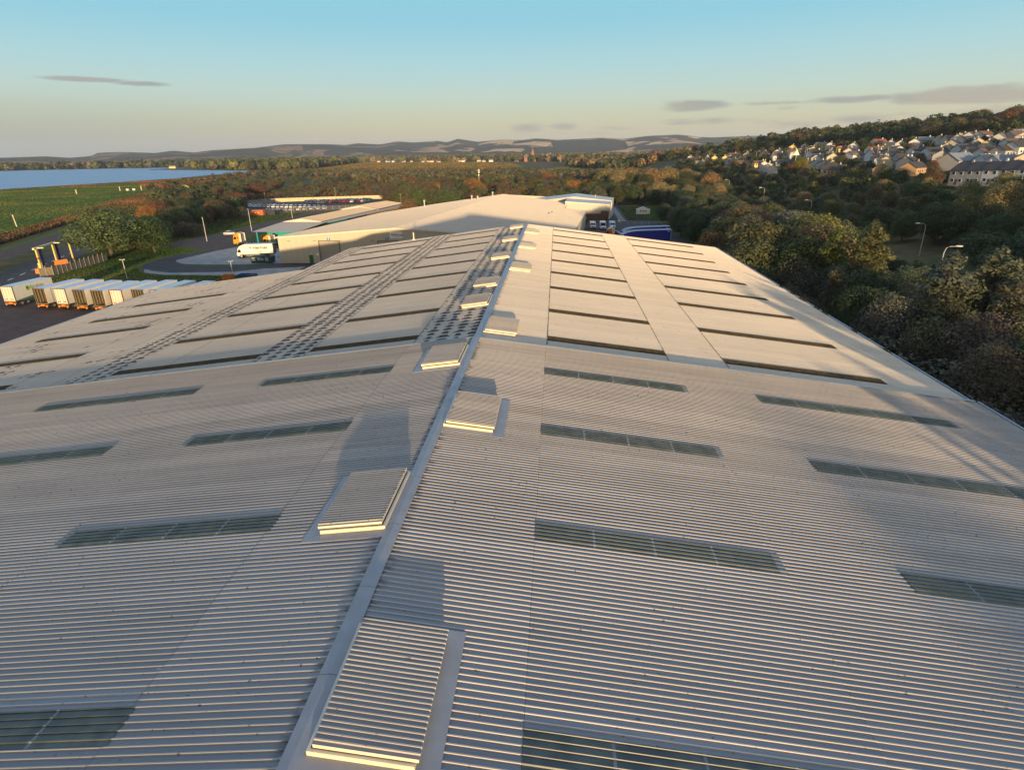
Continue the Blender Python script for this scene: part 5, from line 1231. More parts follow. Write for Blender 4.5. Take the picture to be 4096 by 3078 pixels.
tree('broadleaf_tree', -71, 382, 11.0, PAL['orange'], 'orange topped tree behind the sunlit timber pole', 'tree', None, 1.1, rs_)
tree('broadleaf_tree', -84, 372, 8.5, PAL['red'], 'scarlet bush among brown trees beyond the depot roof', 'tree', None, 1.1, rs_)
tree('broadleaf_tree', 4, 352, 8.5, PAL['red'], 'crimson tree beside the orange tree behind the white store', 'tree', None, .9, rs_)
tree('broadleaf_tree', -22, 360, 9.0, PAL['red'], 'red tree left of the depot ridge end', 'tree', None, 1.0, rs_)
tree('broadleaf_tree', -6, 330, 6.5, (.25, .075, .035), 'low reddish bush peeping over the depot roof edge', 'tree', None, 1.2, rs_)
tree('broadleaf_tree', 15, 372, 12.0, PAL['orange'], 'broad orange tree rising behind the white store', 'tree', None, 1.15, rs_)
tree('broadleaf_tree', 154, 397, 9.5, (.27, .2, .05), 'round bright yellow tree between the hillside terraces', 'tree', None, 1.2, rs_)
tree('broadleaf_tree', 140, 452, 6.5, PAL['orange'], 'small orange tree under the hillside bungalows', 'tree', None, 1.0, rs_)
tree('broadleaf_tree', -58.5, 263, 9.2, PAL['russet'], 'rust brown tree standing behind the workshop roof', 'tree', None, .9, rs_)
for k, (x, y) in enumerate(((44, 396), (52, 402), (63, 393), (74, 400), (36, 404))):
    tree('broadleaf_tree', x, y, 17.5, PAL['golden'], 'tall golden tree in the sunlit group above the cabin lawn', 'tree', 'tall golden trees above the cabin lawn', 1.1, rs_)
for x, y in ((44.5, -86), (47.5, -92)): tree('broadleaf_tree', x, y, 22.5, PAL['dark green'], 'very tall dark tree on the bank behind the viewpoint', 'tree', 'very tall trees behind the viewpoint', .8, rs_)
# the shaded wood right of the warehouse
def av1(x, y): return (88 < x < 106 and 140 < y < 184) or (x < 47 and 160 < y < 252) or (x < 60 and 244 < y < 325) or x < 36.5 + max(0, (y - 104)) * .12 and y < 185 or math.hypot(x - 64, y - 127) < 6 or any(math.hypot(x - a, y - b) < 3.5 for a, b, _ in TREES)
def h1(x, y, r):
    h = r.uniform(12.5, 15.5) if x < 64 and 98 < y < 150 else r.uniform(9, 13) if y < 190 else r.uniform(7, 10)
    if x > 74 and y < 330: h = r.uniform(6, 8)
    if y < 70: h = r.uniform(8, 14.5)
    for lx, ly, zb in ((99.8, 163.2, 0.3), (82.4, 125.2, 4.2)):      # low growth where the road lamps show
        D = math.hypot(lx - 5, ly); f = ((x - 5) * (lx - 5) + y * ly) / D ** 2; lat = abs((x - 5) * ly - y * (lx - 5)) / D
        if f < 1.12 and lat < 6 + (5 if zb < 1 else 0): h = min(h, (27 - (27 - zb) * min(f, 1)) - .8)
    return h
MIX1 = [('broadleaf_tree', 'dark green', 4), ('broadleaf_tree', 'olive', 2.5), ('broadleaf_tree', 'grey brown', 1.5), ('bare_tree', 'grey brown', 1.2), ('pine_tree', 'grey green', 1.2), ('broadleaf_tree', 'brown', .7)]
wood(10, [(35.5, 22), (62, 22), (72, 60), (66, 104), (37, 104)], 4.6, lambda x, y, r: min(h1(x, y, r), r.uniform(5.5, 8) if x < 42 else r.uniform(7.5, 11)) * 1.15, [('bush', 'grey brown', 3), ('bare_tree', 'grey brown', 4), ('broadleaf_tree', 'dark green', 2.5), ('pine_tree', 'grey green', 1.5), ('broadleaf_tree', 'olive', 1)], 'in the brush below the right roof edge', lambda x, y: any(math.hypot(x - a, y - b) < 3 for a, b, _ in TREES))
n1 = wood(11, [(66, 100), (98, 100), (100, 180), (98, 330), (46, 330), (46, 150), (36, 104)], 5.6, h1, MIX1, 'in the shaded wood right of the warehouse', av1)
wood(12, [(36.5, -130), (62, -130), (60, 20), (36.5, 20)], 6.0, lambda x, y, r: r.uniform(15.2, 17.4) if x < 46 else r.uniform(12, 16), [('broadleaf_tree', 'dark green', 2), ('pine_tree', 'grey green', 1)], 'beside the near end of the warehouse', None, False)
wood(21, [(78, -120), (150, -120), (150, 60), (84, 30)], 13, U(13, 17), [('broadleaf_tree', 'dark green', 1)], 'on the bank behind the viewpoint', None, False, 70)

# ------------------------------------------------------------------ hillside houses
RENDER = {'white': (.60, .59, .57), 'cream': (.54, .47, .34), 'grey': (.35, .345, .335), 'yellow': (.68, .52, .18), 'tan': (.42, .27, .15)}
TILE = {'grey': (.10, .095, .09), 'dark': (.055, .05, .048), 'brown': (.13, .085, .065), 'red': (.24, .085, .055), 'blue grey': (.21, .23, .26), 'pale': (.20, .185, .17)}
HOUSES = []
def house(x, y, yaw, L, W, eh, wc, tc, label, group=None, name='house', cat='house', z=None, detail=True, chim=True, pitch=.55):
    """gabled house: ridge along local x, front faces local -y"""
    zz = tz(x, y) if z is None else z
    t = thing(name, label, cat, (x, y, zz), R_(yaw), group); HOUSES.append((x, y))
    wm = pm('render_' + wc, RENDER[wc], .8, .08, .5); rm = pm('tiles_' + tc.replace(' ', '_'), TILE[tc], .8, .15, 1.2)
    a, b, rh = L / 2, W / 2, W / 2 * pitch * 1.15
    mb = MB().box(-a, a, -b, b, -3, eh)
    for sx in (-1, 1): mb.add([(sx * a, -b, eh), (sx * a, b, eh), (sx * a, 0, eh + rh)], [(0, 1, 2)])
    mb.build('wall', wm, t)
    o_ = .35; k = rh / b; mb = MB()
    for sy in (-1, 1):
        P = [(-a - o_, sy * (b + o_), eh - k * o_ + .05), (a + o_, sy * (b + o_), eh - k * o_ + .05), (a + o_, 0, eh + rh + .05), (-a - o_, 0, eh + rh + .05)]
        Q = [(p[0], p[1], p[2] + .16) for p in P]
        mb.add(P + Q, [(0, 1, 2, 3), (4, 5, 6, 7), (0, 1, 5, 4), (1, 2, 6, 5), (3, 0, 4, 7)])
    rf = mb.build('roof', rm, t)
    if chim:
        c = MB().box(a * .55 - .35, a * .55 + .35, -.3, .3, eh + rh - .6, eh + rh + .9); c.tube([(a * .55 - .15, 0, eh + rh + .9), (a * .55 - .15, 0, eh + rh + 1.25)], .11, 6).tube([(a * .55 + .17, 0, eh + rh + .9), (a * .55 + .17, 0, eh + rh + 1.25)], .11, 6)
        c.build('chimney', wm, rf)
    if detail:
        lv = [1.1] if eh < 4 else [1.0, 3.5]
        n_ = max(2, int(L / 3.2))
        fr = pm('window_frame', (.75, .75, .74), .5, .04)
        for sy in (-1, 1):
            for zl_ in lv:
                for i in range(n_):
                    xx = -a + (i + .5) * L / n_
                    w = MB().box(xx - .62, xx + .62, min(sy * b, sy * (b + .05)), max(sy * b, sy * (b + .05)), zl_, zl_ + 1.25).build('window', fr, t)
                    MB().box(xx - .52, xx + .52, min(sy * (b + .052), sy * (b + .06)), max(sy * (b + .052), sy * (b + .06)), zl_ + .1, zl_ + 1.15).build('pane', GLASS, w)
        MB().box(-a + L / n_ - .45, -a + L / n_ + .45, -b - .07, -b, 0, 2.05).build('door', pm('house_door', (.12, .07, .05), .6), t)
    return t
UP = 'in the upper hillside row'; 
HS = [  # x, y, yaw, length, width, eaves, wall, tiles, label
 (177, 832, 60, 9, 7, 3.2, 'white', 'pale', 'small white gabled house at the far left end of the hillside estate'),
 (167, 747, 20, 16, 8, 3.0, 'white', 'dark', 'long dark roofed bungalow next to the far left white gable'),
 (153, 668, 10, 14, 7, 2.8, 'yellow', 'pale', 'low sunlit bungalow with a pale roof at the left of the estate'),
 (176, 735, 80, 9, 8, 4.2, 'white', 'pale', 'pale roofed house behind the low sunlit bungalow'),
 (173, 690, 78, 11, 9, 4.6, 'yellow', 'dark', 'house with glowing yellow gable, left one of a pair'),
 (174, 652, 78, 11, 9.5, 4.8, 'yellow', 'dark', 'house with glowing yellow gable, right one of a pair'),
 (166, 596, 15, 15, 8, 4.0, 'grey', 'grey', 'grey house right of the yellow gabled pair'),
 (178, 612, 85, 9, 7, 4.0, 'cream', 'red', 'red roofed house with a small lit gable behind the grey house'),
 (164, 545, 5, 24, 8, 3.0, 'cream', 'brown', 'long brown roofed bungalow lit along its front'),
 (162, 503, 5, 13, 8, 3.6, 'yellow', 'brown', 'brown roofed house with bright yellow front'),
 (153, 462, 70, 10, 9, 5.6, 'white', 'dark', 'tall white house, first of three stepping downhill', 3), (150.5, 444, 70, 10, 9, 5.2, 'white', 'dark', 'white house in the middle of three stepping downhill', 3), (147.5, 427, 70, 9, 8, 4.4, 'white', 'dark', 'lowest white house of three stepping downhill', 3),
 (172, 478, -20, 16, 8, 3.2, 'white', 'grey', 'grey roofed bungalow right of the three stepping houses'),
 (167, 421, 76, 9, 8.4, 4.8, 'white', 'dark', 'left end house of the stepped terrace by the round yellow tree', 3), (167.6, 411, 76, 9, 8.4, 4.7, 'white', 'dark', 'second house from the left of the stepped terrace by the yellow tree', 3), (168.4, 401, 76, 9, 8.4, 4.6, 'white', 'dark', 'third house from the left of the stepped terrace by the yellow tree', 3), (169.4, 391, 76, 9, 8.8, 4.6, 'cream', 'dark', 'right end house of the stepped terrace, its gable lit gold', 3),
 (156, 356, -20, 14, 9, 3.6, 'grey', 'dark', 'dark roofed grey house below the stepped terrace'),
 (247, 674, 62, 10, 9, 4.2, 'yellow', 'red', 'lit gabled house alone at the left end of the upper row'),
 (227, 594, 0, 14, 8, 3.2, 'white', 'brown', 'low white house with brown roof below the upper row'), (232, 582, 66, 10, 9, 4.2, 'cream', 'brown', 'cream gabled house beside the low white one below the upper row'),
 (256, 668, 64, 9, 8, 4.0, 'white', 'pale', 'small white gable second from the left in the upper row'), (261, 640, 10, 16, 8, 4.0, 'white', 'pale', 'white house with a wide pale roof in the left part of the upper row'), (252, 596, 58, 11, 10, 4.6, 'white', 'brown', 'white gabled house with brown roof before the paired red roofs'),
 (237, 537, 5, 12, 8, 3.2, 'yellow', 'red', 'red roofed house with a lit wall at the middle of the upper row'), (243, 531, 58, 11, 10, 4.6, 'white', 'brown', 'white gable beside the red roofed house with lit wall'),
 (266, 540, 12, 15, 9, 4.2, 'white', 'red', 'red brown roof behind the lit yellow gable in the upper row'), (236, 468, 60, 8, 7.5, 3.6, 'yellow', 'red', 'small bright yellow gable standing in front of the upper row'),
 (256, 500, 58, 11, 9, 4.6, 'white', 'brown', 'first of three white gables right of the bright yellow gable', 5), (253, 480, 58, 11, 9, 4.4, 'white', 'brown', 'second of three white gables right of the bright yellow gable', 5), (257, 470, 58, 11, 9, 4.8, 'white', 'brown', 'third of three white gables right of the bright yellow gable', 5),
 (268, 478, 8, 15, 9, 4.2, 'white', 'blue grey', 'blue grey roof rising behind the hillside orange tree'), (270, 464, 52, 14, 10, 4.4, 'white', 'brown', 'white gable with brown roof right of the blue grey roof'),
 (273, 456, 10, 15, 9, 4.0, 'cream', 'brown', 'low cream house with wide brown roof in the upper row'), (270, 444, 52, 12, 10, 4.6, 'white', 'brown', 'big white gable half hidden by trees in the upper row'), (276, 449, 48, 14, 9, 5.0, 'white', 'brown', 'white gable standing higher behind the half hidden one'),
 (280, 446, 40, 18, 10, 4.8, 'white', 'brown', 'white house with a long brown roof near the right of the upper row'), (283, 440, 25, 15, 10, 4.6, 'white', 'brown', 'brown roofed house beside the long roof at the right of the upper row'),
 (268, 400, 40, 11, 9, 4.8, 'white', 'pale', 'white house with twin sloping pale porch roofs at the upper right'), (275, 398, 15, 16, 10, 4.6, 'grey', 'brown', 'grey house with broad brown roof at the upper right'), (282, 404, 10, 18, 10, 4.8, 'white', 'pale', 'pale roofed house at the right edge of the upper row'), (264, 375, 50, 11, 9, 4.6, 'white', 'pale', 'white gable below the pale roof at the right edge'),
 (195, 388, 80, 10, 9, 3.6, 'grey', 'red', 'small red roofed house beside the blue roofed one mid hillside'), (192, 377, 45, 10, 8, 3.2, 'white', 'blue grey', 'blue roofed house leaning downhill mid hillside'), (197, 364, 10, 15, 9, 3.2, 'grey', 'dark', 'dark roofed house with white dormers mid hillside'), (188, 344, 30, 10, 8, 3.2, 'white', 'dark', 'dark low house with white skylights mid hillside'),
 (207, 349, 60, 10, 9, 3.4, 'grey', 'grey', 'grey house among trees left of the big pale roofed house'), (217, 338, 15, 16, 8, 3.4, 'white', 'brown', 'brown roofed house with a white dormer above the big pale roof'), (216, 327, 15, 14, 8, 3.2, 'white', 'brown', 'second brown roofed house above the big pale roof'),
 (221, 322, 20, 14, 9, 3.6, 'grey', 'dark', 'dark roofed house with white solar window right of the brown roofs'), (227, 322, 20, 16, 10, 4.4, 'white', 'dark', 'dark roofed house with two white dormers at the right'), (234, 327, 20, 14, 10, 4.6, 'white', 'brown', 'house with brown tiles high at the right edge'),
 (188, 303, 28, 17, 12, 4.2, 'grey', 'blue grey', 'big house with a pale blue roof and grey gable above the terrace'), (197, 296, 15, 12, 8, 3.2, 'white', 'blue grey', 'white bungalow with blue roof right of the big pale roof'), (196, 284, 15, 16, 8, 3.2, 'white', 'blue grey', 'long white bungalow with blue roof above the terrace'), (198, 275, 60, 10, 10, 4.0, 'cream', 'grey', 'cream gabled house at the right edge above the terrace'),
 (164, 320, 60, 11, 9, 3.6, 'tan', 'grey', 'brown gabled house low among golden trees'), (170, 304, 40, 15, 9, 3.8, 'tan', 'dark', 'dark roofed house with tan gable beside the golden bushes')]
for e in HS:
    sc = .74 if e[1] > 390 else .84
    house(e[0], e[1], e[2], e[3] * sc, e[4] * sc, e[5] * sc, *e[6:9])
rh_ = random.Random(19)
for x0, y0, x1, y1, n_ in ((178, 452, 214, 398, 5), (186, 560, 226, 440, 6), (206, 432, 236, 360, 5), (212, 372, 246, 345, 4), (188, 690, 214, 560, 5), (236, 400, 256, 385, 2), (176, 352, 184, 330, 2)):
    for i in range(n_):
        t = (i + .5) / n_; wc, tc = rh_.choice([('white', 'brown'), ('white', 'dark'), ('grey', 'dark'), ('white', 'grey'), ('cream', 'brown')])
        house(x0 + (x1 - x0) * t + rh_.uniform(-3, 3), y0 + (y1 - y0) * t + rh_.uniform(-3, 3), rh_.choice([10, 60, 60]) + rh_.uniform(-12, 12), rh_.uniform(8.5, 12), rh_.uniform(6, 7.5), rh_.uniform(3, 4.4), wc, tc, f'small {wc} house with {tc} roof among the gardens halfway up the hillside', f'small {wc} houses with {tc} roofs halfway up the hillside')
for i in range(6):
    t = (i - .5) / 3.0; x, y = 160 + t * 6.2, 245 - t * 17.2
    house(x, y, -70, 6.0, 8.5, 5.0, ['grey', 'grey', 'white', 'grey', 'white', 'white'][i], 'dark', ['grey rendered left end house of the long lower terrace', 'second house from the left in the long lower terrace', 'third house of the long lower terrace, white with a solar panel', 'fourth house of the long lower terrace', 'white fifth house of the long lower terrace', 'right end house of the long lower terrace at the picture edge'][i], 'houses of the long lower terrace')
# solar panel on the terrace and warning sign on the estate road
wsn = thing('warning_sign', 'pale triangular warning sign on a tall post above the round yellow tree', 'sign', (163, 432, tz(163, 432)))
MB().tube([(0, 0, 0), (0, 0, 11.5)], .14, 6).build('post', MATS['galvanised'], wsn); MB().prism([(-2.0, 8.9), (2.0, 8.9), (0, 12.4)], -.1, .05, 'y').build('sign_face', pm('sign_cream', (.8, .7, .45), .5), wsn)
for i, (x, y, h) in enumerate(((186, 770, 9), (184, 610, 9), (178, 565, 9), (172, 505, 10), (181, 480, 10), (183, 470, 10), (188, 480, 11), (187, 440, 11), (190, 436, 10), (212, 470, 8), (203, 408, 8), (205, 400, 8))):
    lamp('street lamp standing between the hillside houses', (x, y, tz(x, y)), h, 'arm', R_(180), 'street lamps of the hillside estate')

# ------------------------------------------------------------------ more woods
def av2(x, y):
    if 96 < x < 107: return True
    d0 = math.hypot(x - 5, y)
    for a, b in HOUSES:
        if math.hypot(x - a, y - b) < 6.5: return True
        d1 = math.hypot(a - 5, b)
        if d1 - 34 < d0 < d1 and abs((x - 5) * b - y * (a - 5)) / d1 < 5.5: return True
    return False
MIX2 = [('broadleaf_tree', 'dark green', 4), ('broadleaf_tree', 'olive', 2), ('broadleaf_tree', 'brown', 1.2), ('bush', 'dark green', 1), ('broadleaf_tree', 'golden', .5), ('broadleaf_tree', 'yellow green', .6)]
n2 = wood(31, [(106, 110), (150, 110), (156, 205), (152, 262), (146, 345), (140, 450), (128, 640), (106, 640)], 7.2, lambda x, y, r: r.uniform(5.5, 8.0) if y > 210 else r.uniform(8, 12), MIX2, 'in the dark wood below the hillside houses', av2, limit=240, wide=1.1)
n3 = wood(32, [(150, 200), (300, 330), (330, 440), (330, 520), (240, 680), (180, 780), (128, 700), (140, 450), (150, 340)], 8.6, U(4.6, 7.4), MIX2 + [('broadleaf_tree', 'russet', .8), ('broadleaf_tree', 'orange', .3)], 'in the gardens between the hillside houses', av2, limit=260, wide=1.05)
n4 = wood(33, [(300, 405), (440, 400), (440, 640), (345, 760), (285, 860), (215, 905), (165, 905), (150, 860), (190, 830), (262, 700), (285, 600), (292, 480)], 11.5, lambda x, y, r: r.uniform(10, 15.5) if x > 250 else r.uniform(8, 12), [('broadleaf_tree', 'dark green', 4), ('broadleaf_tree', 'olive', 2), ('broadleaf_tree', 'brown', 1), ('broadleaf_tree', 'russet', .5)], 'on the dark wooded hilltop', lambda x, y: any(math.hypot(x - a, y - b) < 9 for a, b in HOUSES), limit=190, wide=1.25)
AUT = [('broadleaf_tree', 'brown', 4), ('broadleaf_tree', 'olive', 4), ('broadleaf_tree', 'russet', .9), ('broadleaf_tree', 'dark green', 2), ('bare_tree', 'grey brown', 1.5), ('broadleaf_tree', 'orange', .25), ('bush', 'brown', 1)]
def near_special(x, y): return any(math.hypot(x - a, y - b) < 5 for a, b, h in TREES[:26])
n5 = wood(41, [(-106, 408), (-92, 345), (-66, 318), (-38, 300), (20, 300), (30, 335), (34, 470), (10, 560), (-60, 560), (-112, 520)], 8.4, U(7.5, 11.5), AUT, 'in the autumn wood behind the depot', near_special, limit=260, wide=1.1)
n6 = wood(42, [(30, 332), (98, 335), (100, 480), (34, 470)], 7.6, lambda x, y, r: r.uniform(9, 12) if y < 380 else r.uniform(11, 15), [('broadleaf_tree', 'dark green', 3), ('broadleaf_tree', 'olive', 1.5), ('broadleaf_tree', 'golden', 1.6)], 'in the wood behind the cabin lawn', near_special, limit=130, wide=1.1)
n7 = wood(43, [(-122, 178), (-131, 180), (-152, 222), (-198, 305), (-262, 392), (-240, 430), (-205, 400), (-178, 345), (-154, 300), (-140, 244), (-128, 208)], 6.6, U(6.5, 10), [('broadleaf_tree', 'dark green', 4), ('broadleaf_tree', 'olive', 2), ('broadleaf_tree', 'russet', 1), ('bush', 'brown', 1)], 'in the dark belt along the coast road', near_special, limit=120, wide=1.15)
n8 = wood(44, [(-262, 392), (-350, 520), (-410, 640), (-450, 790), (-470, 880), (-380, 880), (-250, 760), (-215, 660), (-250, 560), (-205, 420)], 15, lambda x, y, r: r.uniform(6, 9.5) * float(np.interp(y, [450, 600, 800], [1, .75, .5])), [('broadleaf_tree', 'dark green', 4), ('broadleaf_tree', 'olive', 3), ('broadleaf_tree', 'russet', .6), ('broadleaf_tree', 'brown', 2), ('broadleaf_tree', 'orange', .15)], 'in the mixed wood towards the shore', near_special, limit=150, wide=1.4)
n9 = wood(45, [(-205, 420), (-176, 385), (-112, 402), (-108, 470), (-125, 560), (-200, 640), (-250, 560)], 13, U(3.5, 6.5), [('bush', 'brown', 4), ('bush', 'grey brown', 2), ('bush', 'russet', .8), ('broadleaf_tree', 'grey green', 1), ('bush', 'olive', 1)], 'on the rough ground behind the storage yard', near_special, limit=170, wide=1.2)
plant()

def mass(name, label, seed, poly, spacing, h0, h1, tints, nl=46, wide=.55, lsz=.17):
    """a far-off wood that reads as one mass"""
    rng = np.random.default_rng(seed); xs = [p[0] for p in poly]; ys = [p[1] for p in poly]
    n_ = int((max(xs) - min(xs)) * (max(ys) - min(ys)) / spacing ** 2); Vs, Ts = [], []
    for _ in range(n_):
        x, y = rng.uniform(min(xs), max(xs)), rng.uniform(min(ys), max(ys))
        if not inpoly(x, y, poly) or not in_view(x, y, 10, 15, 15): continue
        h = rng.uniform(h0, h1) * (float(np.interp(y, [500, 700, 850], [1, .8, .5])) if seed == 1 else 1); r = h * wide * rng.uniform(.7, 1.1); z0 = tz(x, y)
        d = rng.normal(size=(nl, 3)); d[:, 2] = d[:, 2] * .9 + .15; d /= np.linalg.norm(d, axis=1)[:, None]
        rad = 1 + .22 * np.sin(d[:, 0] * 4 + x) * np.cos(d[:, 1] * 4 + y) + rng.normal(0, .07, nl)
        P = np.array([x, y, z0 + h * .52]) + d * rad[:, None] * np.array([r, r, h * .5])
        nrm = d + rng.normal(0, .35, (nl, 3)); nrm /= np.linalg.norm(nrm, axis=1)[:, None]
        a = np.cross(nrm, rng.normal(size=(nl, 3))); a /= np.linalg.norm(a, axis=1)[:, None]; b = np.cross(nrm, a)
        s = h * lsz * rng.uniform(.6, 1.3, (nl, 1))
        Vs.append(np.stack([P - a * s - b * s * .7, P + a * s * .8 - b * s, P + a * s + b * s * .7, P - a * s * .7 + b * s], 1))
        c = np.array(PAL[tints[rng.integers(len(tints))]]) * rng.uniform(.75, 1.25); Ts.append(np.tile(c, (nl, 1)))
    me = quads_mesh(name, np.concatenate(Vs), MASSLEAF, np.concatenate(Ts)); o = bpy.data.objects.new(name, me); scene.collection.objects.link(o)
    o['kind'] = 'stuff'; o['label'] = label; o['category'] = 'woodland'; return o
mass('autumn_woodland', 'brown and russet autumn woodland spreading to the meadow behind the depot', 1, [(-112, 520), (-60, 560), (10, 560), (34, 470), (104, 480), (106, 640), (108, 900), (20, 870), (-30, 1000), (-250, 1040), (-420, 1150), (-520, 1190), (-500, 880), (-380, 880), (-250, 760), (-215, 660), (-200, 640), (-125, 560)], 9.5, 6, 10, ['brown', 'brown', 'olive', 'russet', 'dark green', 'grey brown'], 60, .6, .15)
mass('avenue_woodland', 'green and orange woodland beyond the small bright green field', 2, [(72, 900), (170, 900), (240, 1000), (300, 1600), (60, 1600), (16, 1195), (74, 1030)], 13, 9, 14, ['olive', 'olive', 'dark green', 'brown', 'golden', 'russet'], 50)
mass('shore_woodland', 'sunlit green woodland on the far side of the inlet', 3, [(-735, 1372), (-575, 1245), (-520, 1310), (-700, 2180), (-900, 2540), (-1250, 2500), (-1060, 1850), (-985, 1800), (-950, 1560)], 17, 12, 20, ['olive', 'olive', 'dark green', 'yellow green', 'brown'], 46, .45)
mass('far_shore_woodland', 'dark line of trees along the far shore of the water', 4, [(-1140, 1835), (-1356, 1808), (-1550, 1676), (-2500, 1525), (-3600, 1330), (-3600, 1480), (-2600, 1680), (-1600, 1860), (-1300, 2000), (-1130, 2000)], 20, 12, 21, ['dark green', 'olive', 'grey brown'], 40, .6)
mass('village_woodland', 'trees around the distant village beyond the olive meadow', 5, [(-900, 2600), (-520, 2190), (-210, 2060), (100, 1640), (300, 1640), (800, 2200), (800, 3200), (-400, 3600), (-1700, 3600)], 21, 11, 19, ['olive', 'olive', 'dark green', 'brown', 'golden'], 34, .55, .2)
mass('hill_foot_woodland', 'dark trees at the foot of the far hill slope right of the church', 6, [(215, 930), (330, 880), (520, 900), (700, 1500), (600, 2100), (300, 1650), (250, 1000)], 17, 9, 14, ['olive', 'dark green', 'brown', 'grey brown'], 44)
# ------------------------------------------------------------------ distant village and church
rv = random.Random(5)
vill = [(-640, 2205), (-622, 2190), (-600, 2170), (-585, 2180), (-560, 2140), (-536, 2120), (-520, 2100), (-505, 2092), (-492, 2090), (-470, 2066), (-455, 2060), (-448, 2050), (-430, 2040), (-415, 2046), (-400, 2036), (-388, 2030), (-372, 2028), (-350, 2016), (-320, 2010), (-290, 2000), (-250, 1985), (-225, 1980), (-200, 1975), (-575, 2260), (-545, 2240), (-505, 2230), (-470, 2200), (-440, 2210), (-120, 1950), (-100, 1900), (-40, 1880)]
for x, y in vill:
    L = rv.uniform(9, 17); wc = rv.choice(['white', 'grey', 'cream'])
    y += rv.uniform(-40, 190); L *= .8; house(x, y, rv.uniform(-25, 25) + 8, L, rv.uniform(7, 9), rv.uniform(3, 5.5), wc, rv.choice(['grey', 'pale', 'red']), 'small pale house in the distant village beyond the meadow', 'houses of the distant village', z=0, detail=False, chim=False)
for i, (x, y, L, lab) in enumerate(((-505, 2330, 30, 'long pale flat block behind the distant village, left one'), (-420, 2290, 36, 'long cream flat block behind the distant village, right one'), (-330, 2200, 26, 'blue roofed hall at the right of the distant village'), (-640, 2420, 40, 'long low greenhouse like shed left of the distant village'))):
    house(x, y, 6, L, 11, 6 if i < 2 else 5, 'tan', 'blue grey' if i == 2 else 'pale', lab, None, 'village_block', 'building', z=6 if i < 2 else 0, detail=False, chim=False, pitch=.15)
for x, y, lab in ((-672, 1405, 'white house at the water edge of the shore woodland'), (-610, 1400, 'lone cream house right of the white one at the water edge'), (-555, 1395, 'third pale house along the inlet shore'), (-700, 1700, 'large cream villa left among the shore woodland'), (-655, 1680, 'large cream villa right among the shore woodland')):
    house(x, y, rv.uniform(-10, 20), 14, 9, 6, 'cream', 'pale', lab, None, z=0, detail=False, chim=False)
house(-1037, 1640, 20, 16, 10, 4.5, 'yellow', 'pale', 'pale hut on the small spit across the water', None, 'hut', 'hut', z=-.2, detail=False, chim=False)
ch = thing('church', 'red sandstone church with pointed spire on the village skyline', 'church', (-68, 1900, 0)); SAND = pm('red_sandstone', (.34, .13, .08), .85, .1, .3)
MB().box(-4, 4, -4, 4, 0, 22).build('tower', SAND, ch)
MB().add([(-4, -4, 22), (4, -4, 22), (4, 4, 22), (-4, 4, 22), (0, 0, 39)], [(0, 1, 4), (1, 2, 4), (2, 3, 4), (3, 0, 4)]).build('spire', SAND, ch)
MB().prism([(-26, 0), (30, 0), (30, 9), (-26, 9)], -7, 7, 'y').build('nave', SAND, ch); MB().add([(-26, -7.5, 9), (30, -7.5, 9), (30, 7.5, 9), (-26, 7.5, 9), (-26, 0, 16), (30, 0, 16)], [(0, 1, 5, 4), (3, 4, 5, 2), (0, 4, 3), (1, 2, 5)]).build('roof', pm('church_roof', (.2, .16, .14), .8), ch)
rt = thing('ruined_tower', 'broken topped sandstone tower right of the church spire', 'tower', (-22, 1900, 0)); MB().prism([(-8, 0), (8, 0), (8, 24), (5, 24), (4, 18), (0, 16), (-3, 19), (-8, 15)], -4, 4, 'y').build('wall', SAND, rt); MB().box(-2, 2, -4.1, -4, 8, 13).build('arch', pm('arch_shadow', (.1, .05, .04), .9), rt)

# reeds along the golf field
rng = np.random.default_rng(9); n_ = 9000; tt = rng.uniform(120, 330, n_); nn_ = rng.uniform(-105, -95, n_)
P = np.stack([.92 * nn_ - .39 * tt, .39 * nn_ + .92 * tt, np.zeros(n_)], 1); a = rng.normal(size=(n_, 3)); a[:, 2] = 0; a /= np.linalg.norm(a, axis=1)[:, None]
hh = rng.uniform(.6, 1.7, (n_, 1)); up = np.array([[0, 0, 1.0]]) * hh + rng.normal(0, .25, (n_, 3)) * np.array([1, 1, 0]); w_ = rng.uniform(.15, .4, (n_, 1))
tint = np.array([(.16, .10, .05)]) * rng.uniform(.6, 1.3, (n_, 1))
o = bpy.data.objects.new('reeds', quads_mesh('reeds', np.stack([P - a * w_, P + a * w_, P + a * w_ * .6 + up, P - a * w_ * .6 + up], 1), MASSLEAF, tint)); scene.collection.objects.link(o); o['kind'] = 'stuff'; o['label'] = 'brown reeds and dead grass between the green field and the coast road'; o['category'] = 'reeds'
